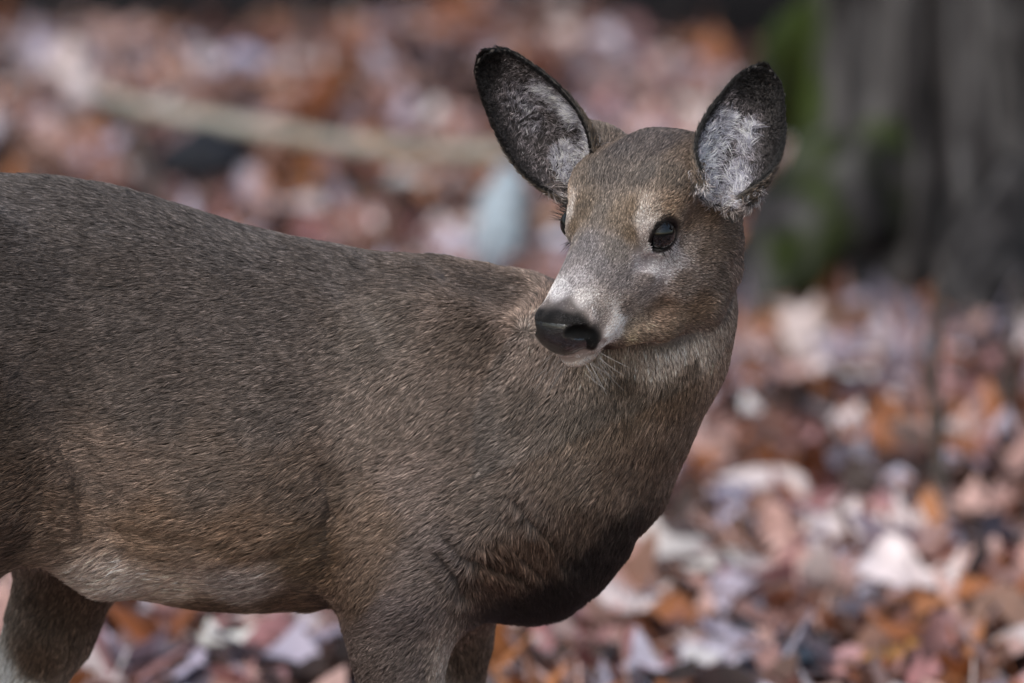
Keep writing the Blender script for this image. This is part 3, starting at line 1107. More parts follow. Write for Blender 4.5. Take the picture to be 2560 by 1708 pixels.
for pts, wd, amt in CREASE:
    best = np.full(len(V), 1e9)
    for (ax_, ay_), (bx_, by_) in zip(pts[:-1], pts[1:]):
        ex_, ey_ = bx_ - ax_, by_ - ay_
        t = np.clip(((upx - ax_) * ex_ + (vpx - ay_) * ey_) / (ex_ * ex_ + ey_ * ey_), 0, 1)
        best = np.minimum(best, np.hypot(upx - ax_ - t * ex_, vpx - ay_ - t * ey_))
    V = V - N * (near * amt * .34 * np.exp(-(best / wd) ** 2) - near * amt * .15 * np.exp(-((best - 2.2 * wd) / wd) ** 2))[:, None]
N = vnormals(V, Q)
BVH = BVHTree.FromPolygons([Vector(v) for v in V], [tuple(q) for q in Q.tolist()])


def hit(px, py):
    o = Vector((0, 0, CAM_H))
    loc, nor, _, _ = BVH.ray_cast(o, ray(px, py).normalized(), 30)
    return (np.array(loc), np.array(nor)) if loc is not None else (None, None)


# ---- coat guides read off the photograph: pixel, colour, hair direction in the picture, length (mm)
GUIDE = [
    # back and flank
    (60, 480, (80, 77, 78), (-1, .05), 20), (330, 520, (80, 77, 78), (-1, .12), 20), (600, 600, (80, 77, 78), (-1, .18), 20), (850, 650, (82, 78, 78), (-1, .2), 20),
    (1060, 680, (84, 78, 76), (-1, .3), 20), (1250, 720, (82, 76, 74), (-1, .5), 20), (60, 700, (72, 68, 68), (-1, .15), 21), (350, 750, (78, 73, 72), (-1, .25), 21),
    (650, 780, (84, 79, 78), (-1, .28), 21), (950, 820, (88, 82, 79), (-1, .45), 21), (1200, 850, (88, 80, 75), (-.9, .8), 21),
    (120, 950, (68, 62, 60), (-1, .2), 22), (400, 980, (80, 74, 72), (-1, .3), 22), (700, 1000, (88, 82, 80), (-1, .38), 22), (980, 1020, (104, 96, 92), (-1, .75), 22),
    (1200, 1050, (96, 88, 84), (-1, .7), 22), (300, 1180, (104, 93, 87), (-1, .2), 24), (550, 1180, (98, 89, 84), (-1, .3), 24), (780, 1180, (86, 76, 70), (-1, .6), 24),
    (180, 1300, (114, 99, 88), (-1, -.1), 28), (400, 1330, (112, 96, 84), (-1, .2), 28), (620, 1340, (106, 90, 78), (-1, .3), 28), (800, 1380, (86, 72, 60), (-1, .5), 26),
    (300, 1440, (162, 147, 139), (-1, .5), 30), (470, 1480, (156, 140, 131), (-1, .3), 30), (640, 1462, (142, 132, 130), (-1, .45), 30), (560, 1515, (92, 76, 66), (-1, .2), 26),
    (760, 1500, (84, 68, 58), (-1, .3), 26),
    # haunch
    (30, 1050, (70, 62, 57), (-1, .25), 22), (30, 1200, (70, 59, 52), (-1, .3), 24), (40, 1330, (66, 54, 48), (-1, .5), 26),
    # far hind leg
    (180, 1500, (78, 66, 58), (-.3, 1), 18), (90, 1640, (88, 74, 64), (-.3, 1), 18), (240, 1600, (140, 132, 132), (-.3, 1), 18), (205, 1700, (150, 142, 142), (-.3, 1), 18), (15, 1695, (205, 202, 198), (-.3, 1), 22), (45, 1705, (180, 176, 170), (-.3, 1), 22),
    # shoulder, fore leg
    (1060, 1200, (110, 101, 98), (-1, .55), 22), (1220, 1230, (106, 98, 94), (-1, .5), 22), (950, 1300, (108, 96, 88), (-.9, .6), 22), (1100, 1380, (100, 93, 92), (-1, .5), 20),
    (900, 1450, (88, 76, 68), (-.8, .7), 20), (1000, 1540, (86, 79, 80), (-.9, .55), 17), (920, 1650, (86, 79, 78), (-.8, .6), 15), (1040, 1660, (88, 82, 82), (-.7, .7), 15),
    (1108, 1640, (142, 132, 126), (-.3, 1), 14), (1110, 1690, (150, 140, 134), (-.3, 1), 14), (1160, 1660, (88, 76, 68), (.3, 1), 16),
    # breast: dark fur, with the shade under the chest put into the colour
    (1250, 1400, (78, 64, 56), (.25, 1), 24), (1330, 1360, (82, 68, 60), (.1, 1), 24), (1250, 1520, (30, 27, 26), (.35, .8), 26), (1380, 1480, (30, 27, 27), (.3, .9), 26),
    (1480, 1380, (32, 29, 29), (.1, 1), 26), (1550, 1320, (40, 36, 35), (0, 1), 24), (1450, 1300, (78, 68, 62), (-.1, 1), 24), (1330, 1260, (90, 81, 77), (-.6, .8), 23),
    # neck
    (1350, 1000, (92, 82, 76), (-.75, .9), 23), (1480, 1050, (98, 88, 80), (-.5, 1), 24), (1600, 1000, (98, 86, 76), (-.25, 1), 24), (1690, 960, (94, 82, 72), (-.1, 1), 24),
    (1560, 1180, (92, 81, 74), (-.3, 1), 24), (1440, 1180, (96, 87, 81), (-.6, .9), 23), (1390, 900, (112, 100, 94), (-.4, 1), 22), (1640, 1080, (94, 82, 74), (-.2, 1), 24),
    (1560, 940, (100, 86, 74), (-.1, 1), 20), (1720, 900, (104, 90, 80), (.0, 1), 22),
]
HGUIDE = [
    # throat
    (1520, 905, (150, 134, 120), (.0, 1), 14), (1580, 895, (156, 140, 127), (.05, 1), 14), (1640, 888, (160, 146, 135), (.15, 1), 15), (1700, 876, (158, 146, 137), (.2, 1), 15), (1750, 858, (148, 136, 127), (.3, 1), 15), (1795, 825, (140, 126, 116), (.5, .8), 14), (1790, 790, (112, 98, 88), (.7, .6), 12),
    (1440, 893, (196, 178, 166), (.3, 1), 5), (1422, 893, (190, 172, 162), (.3, 1), 4), (1462, 884, (196, 178, 168), (.3, 1), 4), (1482, 893, (186, 164, 150), (.3, 1), 5), (1542, 818, (196, 180, 172), (.9, -.3), 4), (1524, 846, (186, 168, 160), (.9, -.3), 4), (1490, 885, (176, 154, 140), (.3, 1), 6),
    # cheek and jaw
    (1600, 830, (126, 108, 92), (1, .25), 8), (1680, 820, (116, 98, 82), (1, .15), 9), (1740, 770, (100, 80, 64), (1, .1), 9), (1650, 780, (108, 88, 74), (1, .0), 8),
    (1560, 780, (118, 104, 96), (1, -.1), 6), (1700, 700, (122, 108, 100), (1, .1), 8), (1610, 710, (120, 110, 108), (1, -.25), 6), (1800, 700, (100, 88, 80), (1, .35), 11),
    (1810, 600, (106, 90, 78), (1, .2), 10), (1760, 620, (116, 100, 88), (1, .0), 9), (1830, 680, (112, 98, 92), (.8, .6), 12),
    # nose bridge and face
    (1400, 740, (172, 166, 169), (.25, -1), 4), (1385, 735, (168, 164, 168), (.1, -1), 4), (1450, 755, (178, 169, 167), (.5, -.9), 4), (1500, 780, (150, 138, 132), (.9, -.4), 4),
    (1440, 700, (140, 134, 138), (.3, -1), 5), (1490, 670, (108, 104, 108), (.3, -1), 5), (1540, 700, (112, 106, 108), (.7, -.7), 5), (1460, 620, (106, 102, 106), (.15, -1), 6),
    (1540, 630, (106, 100, 98), (.3, -1), 6), (1425, 770, (120, 112, 112), (.3, -1), 3), (1405, 765, (110, 104, 108), (.1, -1), 3),
    (1470, 835, (15, 14, 16), (.7, -.5), 3), (1460, 850, (15, 14, 16), (.7, -.5), 3), (1478, 852, (15, 14, 16), (.7, -.5), 3), (1488, 845, (15, 14, 16), (.7, -.5), 3), (1485, 866, (15, 14, 16), (.7, -.5), 3), (1415, 790, (15, 14, 16), (.7, -.5), 3), (1395, 782, (24, 23, 25), (.7, -.5), 3), (1375, 792, (15, 14, 16), (.7, -.5), 3), (1352, 820, (15, 14, 16), (.7, -.5), 3), (1452, 864, (15, 14, 16), (.7, -.5), 3), (1452, 815, (15, 14, 16), (.7, -.5), 3), (1435, 800, (24, 23, 25), (.7, -.5), 3), (1507, 857, (212, 196, 190), (.9, -.3), 4), (1517, 848, (212, 196, 190), (.9, -.3), 4), (1527, 838, (212, 196, 190), (.9, -.3), 4), (1537, 825, (212, 196, 190), (.9, -.3), 4), (1546, 812, (212, 196, 190), (.9, -.3), 4), (1520, 872, (84, 64, 54), (.9, .3), 4), (1545, 862, (96, 76, 62), (.9, .3), 5), (1566, 828, (142, 124, 106), (1, 0), 5), (1508, 800, (150, 136, 130), (.9, -.4), 4), (1480, 790, (164, 150, 145), (.7, -.6), 4), (1548, 812, (176, 158, 146), (.9, -.2), 5), (1572, 845, (150, 130, 104), (1, .1), 6), 
    # round the eye
    (1640, 636, (196, 188, 194), (1, .3), 4), (1668, 640, (176, 164, 164), (1, .3), 5), (1612, 650, (170, 160, 164), (.7, .3), 4), (1606, 555, (158, 148, 142), (.2, -1), 4), (1625, 530, (146, 130, 118), (.5, -.8), 5),
    (1670, 525, (132, 110, 90), (.9, -.4), 6), (1715, 560, (112, 92, 76), (1, -.2), 7), (1715, 610, (140, 126, 118), (1, .1), 6), (1575, 590, (100, 86, 72), (.3, -1), 5),
    (1628, 648, (196, 188, 194), (1, .3), 4), (1650, 655, (184, 174, 178), (1, .3), 4), (1685, 650, (160, 148, 146), (1, .3), 5), (1610, 580, (150, 138, 134), (.2, -1), 4), (1612, 532, (156, 144, 136), (.4, -.8), 5),
    # forehead
    (1545, 550, (104, 91, 78), (.1, -1), 7), (1575, 530, (108, 93, 78), (.2, -1), 7), (1490, 540, (98, 90, 84), (.0, -1), 7), (1450, 520, (100, 90, 82), (-.1, -1), 7),
    (1450, 450, (96, 86, 78), (-.1, -1), 8), (1520, 450, (90, 82, 78), (.05, -1), 9), (1600, 450, (86, 79, 75), (.2, -1), 9), (1680, 450, (94, 83, 74), (.5, -.9), 9),
    (1550, 380, (84, 78, 77), (.1, -1), 10), (1640, 370, (84, 76, 74), (.3, -1), 10), (1700, 390, (102, 88, 77), (.5, -.8), 9), (1740, 470, (106, 86, 70), (.7, -.6), 9),
    (1470, 390, (92, 83, 76), (-.2, -1), 9), (1770, 540, (112, 92, 76), (.9, -.2), 9),
]
gp, gn, gc, gd, gl = [], [], [], [], []
RIGHT = np.array([1.0, 0, 0])
UPA = np.array(UPV)


def put(p, n, c, d, l):
    gp.append(p)
    gn.append(n)
    gc.append(c)
    gd.append(d / (np.linalg.norm(d) + 1e-9))
    gl.append(l)


def mirror_head(p):
    t = (p - A0) @ HL
    return p - 2 * t * HL


missed = []
for src, ishead in ((GUIDE, False), (HGUIDE, True)):
    for (px, py, c, (dx, dy), l) in src:
        p, n = hit(px, py)
        if p is None:
            missed.append((px, py))
            continue
        d = RIGHT * dx - UPA * dy
        d = d - n * (d @ n)
        put(p, n, srgb(c), d, l / 1000)
        if ishead:
            t = (p - A0) @ HL
            if t > .012 and py < 880:
                q = mirror_head(p)
                put(q, n, srgb(c), d - 2 * (d @ HL) * HL, l / 1000)
        elif px < 1250 and p[1] < YB - .02:
            q = p.copy()
            q[1] = 2 * YB - p[1]
            put(q, n, srgb(c), d * [1, -1, 1], l / 1000)
if missed:
    print('guides off the body:', missed)
# parts the picture does not show
for p, c, d, l in (
        ((-.62, 7.9, .70), (84, 74, 66), (-.5, 0, -1), .022), ((-.62, 8.1, .70), (84, 74, 66), (-.5, 0, -1), .022), ((-.78, 8.0, .62), (110, 92, 78), (0, 0, -1), .05),
        ((-.40, 7.9, .25), (100, 86, 74), (-.2, 0, -1), .010), ((-.52, 8.0, .5), (150, 140, 132), (0, 0, -1), .02), ((.0, 7.92, .2), (104, 88, 76), (-.1, 0, -1), .009),
        ((.0, 8.08, .2), (104, 88, 76), (-.1, 0, -1), .009), ((.0, 7.92, .05), (90, 76, 66), (0, 0, -1), .007), ((-.4, 8.09, .1), (96, 82, 72), (0, 0, -1), .008),
        ((-.25, 8.0, .42), (170, 160, 152), (-1, 0, 0), .026), ((.16, 8.05, .62), (92, 80, 72), (-.5, .2, -1), .023), ((.10, 8.05, .75), (88, 78, 72), (-.8, .2, -.6), .022)):
    put(np.array(p), np.array([0, 0, 1.0]), srgb(c), np.array(d, float), l)
gp, gc, gd, gl = map(np.array, (gp, gc, gd, gl))


def fields(X):
    C, D, L = np.zeros((len(X), 3)), np.zeros((len(X), 3)), np.zeros(len(X))
    for i in range(0, len(X), 20000):
        x = X[i:i + 20000]
        d2 = ((x[:, None] - gp[None]) ** 2).sum(-1)
        w = 1 / (d2 + 0.004 ** 2) ** 2.3
        w /= w.sum(1)[:, None]
        C[i:i + 20000] = w @ gc
        D[i:i + 20000] = w @ gd
        L[i:i + 20000] = w @ gl
    return C, D, L


VC, VD, VL = fields(V)
VL = np.where(VL > .012, .012 + (VL - .012) * .66, VL)
_lum = VC.mean(1)
VC = _lum[:, None] + (VC - _lum[:, None]) * np.where(headness > .5, .80, 1.0)[:, None]
VC = VC * (1 + .55 * smooth(.20, .42, _lum))[:, None] * (1 + (1 - smooth(.16, .34, _lum))[:, None] * np.where(headness[:, None] > .5, np.array([[.03, -.01, -.05]]), np.array([[.07, -.01, -.08]])))
dH, tH, nH = to_head(V)
# bare wet nose, dark lid rims
NOSE = smooth(.2265, .2325, dH - .25 * np.clip(np.abs(tH) - .016, 0, 1) - 2.0 * np.clip(nH - .012, 0, 1)) * (nH > -.0215) * (headness > .3)
LID = np.zeros(len(V))
for e, o in zip(EYES, EYE_OUT):
    q = V - e
    q = q - o * .008
    dist = np.sqrt((q * q).sum(1) - (q @ AX) ** 2 * .25)
    LID = np.maximum(LID, 1 - smooth(.0180, .0200, dist))
    c = e + o * .008 + AX * .019 - AN * .010
    LID = np.maximum(LID, 1 - smooth(.0035, .0055, np.linalg.norm(V - c, axis=1)))
MOUTH = np.zeros(len(V))
for s in (1, -1):
    pts = [head_pt(.254, s * .002, -.0215), head_pt(.238, s * .023, -.0225), head_pt(.217, s * .0345, -.027), head_pt(.199, s * .0375, -.033)]
    for a, b in zip(pts[:-1], pts[1:]):
        ba = b - a
        t = np.clip(((V - a) @ ba) / (ba @ ba), 0, 1)
        MOUTH = np.maximum(MOUTH, 1 - smooth(.003, .0050, np.linalg.norm(V - a - t[:, None] * ba, axis=1)))
NOSTRIL = np.zeros(len(V))
for s in (1, -1):
    pts = [head_pt(.2425, s * .0215, .0080), head_pt(.2385, s * .0265, .0072), head_pt(.2315, s * .0315, .0015), head_pt(.2245, s * .0340, -.007)]
    for a, b, rr in zip(pts[:-1], pts[1:], (.0042, .0058, .0052)):
        ba = b - a
        t = np.clip(((V - a) @ ba) / (ba @ ba), 0, 1)
        NOSTRIL = np.maximum(NOSTRIL, 1 - smooth(rr, rr + .0012, np.linalg.norm(V - a - t[:, None] * ba, axis=1)))
BARE = np.clip(NOSTRIL + np.maximum(NOSE, LID) + MOUTH * .8, 0, 1)
HOOF = 1 - smooth(.036, .042, V[:, 2])


def skin_mat():
    m, nt, b = new_mat('skin_under_coat')
    at = nt.nodes.new('ShaderNodeAttribute')
    at.attribute_name = 'coat_colour'
    nt.links.new(at.outputs['Color'], b.inputs['Base Color'])
    rg = nt.nodes.new('ShaderNodeAttribute')
    rg.attribute_name = 'coat_rough'
    nt.links.new(rg.outputs['Fac'], b.inputs['Roughness'])
    b.inputs['Specular IOR Level'].default_value = 0.25
    return m


def nose_mat():
    m, nt, b = new_mat('wet_nose')
    tc = nt.nodes.new('ShaderNodeTexCoord')
    vo = nt.nodes.new('ShaderNodeTexVoronoi')
    vo.inputs['Scale'].default_value = 620
    nt.links.new(tc.outputs['Object'], vo.inputs['Vector'])
    bp = nt.nodes.new('ShaderNodeBump')
    bp.inputs['Strength'].default_value = 0.5
    bp.inputs['Distance'].default_value = 0.0010
    nt.links.new(vo.outputs['Distance'], bp.inputs['Height'])
    nt.links.new(bp.outputs[0], b.inputs['Normal'])
    b.inputs['Base Color'].default_value = (0.007, 0.007, 0.009, 1)
    b.inputs['Roughness'].default_value = 0.22
    b.inputs['Specular IOR Level'].default_value = 0.6
    b.inputs['Coat Weight'].default_value = 1.0
    b.inputs['Coat Roughness'].default_value = 0.13
    return m


SKIN, NOSEM = skin_mat(), nose_mat()
m, nt, b = new_mat('hoof_horn')
b.inputs['Base Color'].default_value = (0.02, 0.017, 0.015, 1)
b.inputs['Roughness'].default_value = 0.45
HOOFM = m
SKIN_C = VC * (0.55 if not CLAY else 1.0)
SKIN_C = SKIN_C * (1 - LID[:, None]) + np.array([.014, .011, .011]) * LID[:, None]
SKIN_C = SKIN_C * (1 - MOUTH[:, None]) + np.array([.02, .015, .014]) * MOUTH[:, None]
SKIN_C = SKIN_C * (1 - NOSTRIL[:, None]) + .003 * NOSTRIL[:, None]
SKIN_R = 0.85 - 0.45 * LID


def part_mesh(name, fmask, mat):
    q = Q[fmask]
    used = np.unique(q)
    mp = np.full(len(V), -1)
    mp[used] = np.arange(len(used))
    o = mesh_obj(name, V[used], mp[q].tolist(), mat, DEER, origin=DEER_LOC)
    a = o.data.attributes.new('coat_colour', 'FLOAT_COLOR', 'POINT')
    a.data.foreach_set('color', np.c_[SKIN_C[used], np.ones(len(used))].ravel())
    a = o.data.attributes.new('coat_rough', 'FLOAT', 'POINT')
    a.data.foreach_set('value', SKIN_R[used])
    return o


fn_nose = (NOSE[Q].mean(1) > .5) & (NOSTRIL[Q].mean(1) < .12)
fn_hoof = (HOOF[Q].mean(1) > .5)
part_mesh('body', ~fn_nose & ~fn_hoof, SKIN)
part_mesh('nose', fn_nose, NOSEM)['label'] = 'black wet nose pad'
cx = V[Q].mean(1)
for lo, hi, ylo, yhi in ((-.2, .3, 0, 8), (-.2, .3, 8, 9), (-2, -.2, 0, 8), (-2, -.2, 8, 9)):
    k = fn_hoof & (cx[:, 0] > lo) & (cx[:, 0] < hi) & (cx[:, 1] > ylo) & (cx[:, 1] < yhi)
    if k.any():
        part_mesh('hoof', k, HOOFM)

# ---- eyes
m, nt, b = new_mat('eye')
b.inputs['Base Color'].default_value = (0.004, 0.004, 0.005, 1)
b.inputs['Roughness'].default_value = 0.04
b.inputs['Specular IOR Level'].default_value = 0.5
b.inputs['Coat Weight'].default_value = 0.35
b.inputs['Coat Roughness'].default_value = 0.02
EYEM = m
for e, o in zip(EYES, EYE_OUT):
    far = 0.0035 if (o @ RIGHT) < 0 else 0.0
    bm = bmesh.new()
    bmesh.ops.create_uvsphere(bm, u_segments=40, v_segments=24, radius=EYE_R)
    me = bpy.data.meshes.new('eye')
    bm.to_mesh(me)
    bm.free()
    me.polygons.foreach_set('use_smooth', [True] * len(me.polygons))
    me.materials.append(EYEM)
    ob = link('eye', me, DEER)
    ob.location = Vector(e + o * (.0072 + far)) - DEER_LOC

# ---- ears
def ear_surface(base, tip, opening, half_w, bend, nu=40, nv=33):
    base, tip, opening = (np.asarray(x, float) for x in (base, tip, opening))
    ax = tip - base
    L = np.linalg.norm(ax)
    ax = ax / L
    n = opening - ax * (opening @ ax)
    n /= np.linalg.norm(n)
    side = np.cross(ax, n)
    u = np.linspace(0, 1, nu)
    prof = pchip(u, [0, .12, .28, .42, .58, .73, .86, .95, 1.0], [.68, .82, .97, 1.0, .93, .78, .60, .41, .16])
    th = np.radians(pchip(u, [0, .15, .35, .6, .85, 1.0], [150, 122, 96, 76, 58, 45]))
    W = half_w * prof
    R = W / np.where(th > math.pi / 2, 1, np.sin(th))
    v = np.linspace(-1, 1, nv)
    Pn = np.zeros((nu, nv, 3))
    for i in range(nu):
        c = base + ax * (u[i] * L) + n * (bend * math.sin(math.pi * u[i])) - n * .55 * R[i]
        a = th[i] * v
        Pn[i] = c + side[None] * (R[i] * np.sin(a))[:, None] + n[None] * (R[i] * (1 - np.cos(a)))[:, None]
    return Pn, ax, n, side


EARS = [
    # deer's right ear (on the left in the picture), deer's left ear
    (np.array(P(1462, 446, 7.935)), np.array(P(1212, 142, 7.915)), np.array([-.20, -1, -.05]), .0425, -.006),
    (np.array(P(1804, 508, 7.828)), np.array(P(1908, 170, 7.885)), np.array([-.12, -1, .05]), .0420, -.006),
]


def ear_mat():
    m, nt, b = new_mat('ear_skin')
    at = nt.nodes.new('ShaderNodeAttribute')
    at.attribute_name = 'coat_colour'
    nt.links.new(at.outputs['Color'], b.inputs['Base Color'])
    b.inputs['Roughness'].default_value = 0.8
    return m


EARM = ear_mat()
HAIR_ROOT, HAIR_DIR, HAIR_NRM, HAIR_LEN, HAIR_COL, HAIR_LIFT, HAIR_RAD, HAIR_JIT = [], [], [], [], [], [], [], []


def hairs(root, d, n, l, c, lift, rad, jit):
    HAIR_ROOT.append(root)
    HAIR_DIR.append(d)
    HAIR_NRM.append(n)
    HAIR_LEN.append(l)
    HAIR_COL.append(c)
    k = len(root)
    HAIR_LIFT.append(np.broadcast_to(lift, k))
    HAIR_RAD.append(np.broadcast_to(rad, k))
    HAIR_JIT.append(np.broadcast_to(jit, k))


EAR_MESHES = []
for ei, (base, tip, opening, hw, bend) in enumerate(EARS):
    S, ax, n, side = ear_surface(base, tip, opening, hw, bend)
    nu, nv = S.shape[:2]
    du = np.gradient(S, axis=0)
    dv = np.gradient(S, axis=1)
    nr = np.cross(dv, du)
    nr /= np.linalg.norm(nr, axis=2)[..., None] + 1e-12
    if (nr[nu // 2, nv // 2] @ n) < 0:
        nr = -nr                              # nr points into the cup
    th = 0.0016
    A, Bk = S + nr * th * .5, S - nr * th * 1.5
    Vv = np.concatenate([A.reshape(-1, 3), Bk.reshape(-1, 3)])
    M = nu * nv
    F = []
    for i in range(nu - 1):
        for j in range(nv - 1):
            a = i * nv + j
            F.append((a, a + 1, a + nv + 1, a + nv))
            F.append((M + a, M + a + nv, M + a + nv + 1, M + a + 1))
    for i in range(nu - 1):
        for j in (0, nv - 1):
            a = i * nv + j
            F.append((a, a + nv, M + a + nv, M + a) if j == 0 else (a, M + a, M + a + nv, a + nv))
    for j in range(nv - 1):
        a = (nu - 1) * nv + j
        F.append((a, a + 1, M + a + 1, M + a))
    o = mesh_obj('ear', Vv, F, EARM, DEER, origin=DEER_LOC)
    U, Vg = np.meshgrid(np.linspace(0, 1, nu), np.linspace(-1, 1, nv), indexing='ij')
    front = np.array([.030, .025, .025])[None] * np.ones((M, 1))
    back = np.array([.055, .047, .04])[None] * np.ones((M, 1))
    a = o.data.attributes.new('coat_colour', 'FLOAT_COLOR', 'POINT')
    a.data.foreach_set('color', np.c_[np.concatenate([front, back]), np.ones(2 * M)].ravel())

    # coat of the ear
    def samp(k):
        fu, fv = RNG.uniform(0, .999, k) * (nu - 1), RNG.uniform(0, .999, k) * (nv - 1)
        i, j = fu.astype(int), fv.astype(int)
        a, b_ = (fu - i)[:, None], (fv - j)[:, None]
        mixg = lambda G: (G[i, j] * (1 - a) * (1 - b_) + G[i + 1, j] * a * (1 - b_) + G[i, j + 1] * (1 - a) * b_ + G[i + 1, j + 1] * a * b_)
        return fu / (nu - 1), fv / (nv - 1) * 2 - 1, mixg(S), mixg(nr), mixg(du), mixg(dv)
    uni = lambda X: X / (np.linalg.norm(X, axis=1)[:, None] + 1e-9)
    # inside
    k = 24000
    u, v, p, nn, tu, tv = samp(k)
    tu, tv = uni(tu), uni(tv)
    vj, uj = v + RNG.normal(0, .05, k), u + RNG.normal(0, .025, k)
    if ei == 0:
        rimv = np.maximum.reduce([smooth(.74, .88, uj - .10 * v), smooth(.78, .92, vj) * smooth(.30, .5, u), smooth(.55, .80, -vj) * smooth(.02, .2, u) * .92])
        tuft = np.maximum(np.exp(-((v - .55) / .32) ** 2) * smooth(.02, .15, u) * (1 - smooth(.52, .72, u)), .28 * np.exp(-((v + .15) / .35) ** 2) * smooth(.3, .4, u) * (1 - smooth(.6, .78, u)))
        tuft = np.maximum(tuft, .95 * (1 - smooth(.16, .26, u)) * (v > -.35))
        tuft *= 1 - .8 * np.exp(-((v - .1) / .16) ** 2 - ((u - .40) / .14) ** 2) - .75 * np.exp(-((u - .235) / .03) ** 2) * (v < .6)
    else:
        rimv = np.maximum.reduce([smooth(.66, .80, uj + .06 * v), smooth(.30, .52, vj) * smooth(.06, .22, u), smooth(.86, .97, -vj) * smooth(.2, .4, u)])
        tuft = np.maximum(np.exp(-((v + .55) / .30) ** 2), .9 * np.exp(-((v - .10) / .20) ** 2)) * smooth(.04, .16, u) * (1 - smooth(.56, .72, u))
        tuft = np.maximum(tuft, .85 * (1 - smooth(.14, .26, u)) * (v < .5))
        tuft *= 1 - .85 * np.exp(-((v + .18) / .15) ** 2 - ((u - .38) / .22) ** 2)
    tuft = np.clip(tuft * np.clip(.75 + .8 * noise3(p * 95, 81 + ei), .1, 1.15), 0, 1) * (1 - rimv)
    keep = RNG.random(k) < np.clip(.35 + rimv + tuft, 0, 1)
    u, v, p, nn, tu, tv, rimv, tuft = (q[keep] for q in (u, v, p, nn, tu, tv, rimv, tuft))
    k = len(u)
    lock = noise3(p * 260, 51 + ei)
    c_white = 2.2 * srgb((206, 205, 220))[None] * (RNG.uniform(.45, 1.1, k) * (.68 + .5 * lock))[:, None]
    c_mid = 1.8 * srgb((92, 86, 88))[None] * (RNG.uniform(.4, 1.4, k) * (.8 + .5 * lock))[:, None]
    c_blk = srgb((27, 25, 26))[None] * RNG.uniform(.4, 1.8, k)[:, None]
    c = c_mid * (1 - tuft[:, None]) + c_white * tuft[:, None]
    c = c * (1 - rimv[:, None]) + c_blk * rimv[:, None]
    swirl = noise3(p * 120, 55 + ei)
    d = tu * (.55 + .7 * swirl)[:, None] - tv * (np.sign(v) * (.65 + .9 * noise3(p * 130, 77)) * (1 - rimv))[:, None] + RNG.normal(0, .25, (k, 3))
    l = (.006 + .011 * tuft * RNG.uniform(.4, 1.2, k)) * (1 - .35 * rimv)
    hairs(p + nn * .001, uni(d), nn, l, c, np.where(rimv > .5, .32, .55 + .3 * lock), .00027, .5)
    # back
    k = 15000
    u, v, p, nn, tu, tv = samp(k)
    tu = uni(tu)
    rimv = np.maximum(smooth(.72, .95, u), smooth(.80, 1.0, np.abs(v)) * smooth(.2, .5, u))
    c = srgb((92, 80, 70))[None] * RNG.uniform(.5, 1.35, k)[:, None]
    c = c * (1 - rimv[:, None]) + srgb((28, 25, 25))[None] * rimv[:, None]
    hairs(p - nn * .0025, uni(tu + RNG.normal(0, .15, (k, 3))), -nn, RNG.uniform(.006, .010, k), c, .30, .00028, .12)
    # long soft hair round the root of the ear
    k = 1500
    u, v, p, nn, tu, tv = samp(k)
    u = u * .16
    fu = u * (nu - 1)
    i = fu.astype(int)
    j = ((v + 1) / 2 * (nv - 1)).astype(int)
    p, tu, nn = S[i, j], uni(du[i, j]), nr[i, j]
    outw = np.where(RNG.random(k) < .5, 1, -1)[:, None]
    pale = np.clip(.30 + .6 * noise3(p * 90, 91), 0, 1)[:, None]
    c = srgb((92, 80, 72))[None] * (1 - pale) + 1.5 * srgb((186, 178, 178))[None] * pale
    hairs(p + nn * outw * .001, uni(-tu * RNG.uniform(.3, 1.1, k)[:, None] + RNG.normal(0, .35, (k, 3))), nn * outw, RNG.uniform(.007, .013, k), c * RNG.uniform(.5, 1.2, k)[:, None], .55, .00028, .3)
    # fringe along the rim
    k = 2600
    u = RNG.uniform(.10, 1, k)
    sgn = RNG.choice([-1, 1], k)
    i = (u * (nu - 1)).astype(int)
    j = np.where(sgn > 0, nv - 1, 0)
    p, tu, tv, nn = S[i, j], uni(du[i, j]), uni(dv[i, j]), nr[i, j]
    c = srgb((24, 22, 22))[None] * RNG.uniform(.5, 1.8, k)[:, None]
    hairs(p + RNG.normal(0, .001, (k, 3)), uni(tu + tv * (sgn * .45)[:, None]), uni(tv * sgn[:, None]), RNG.uniform(.003, .005, k), c, .25, .00022, .1)


# ================================================================== THE COAT
COAT_GAIN = 1.85
LOCK_VAR = 0.27


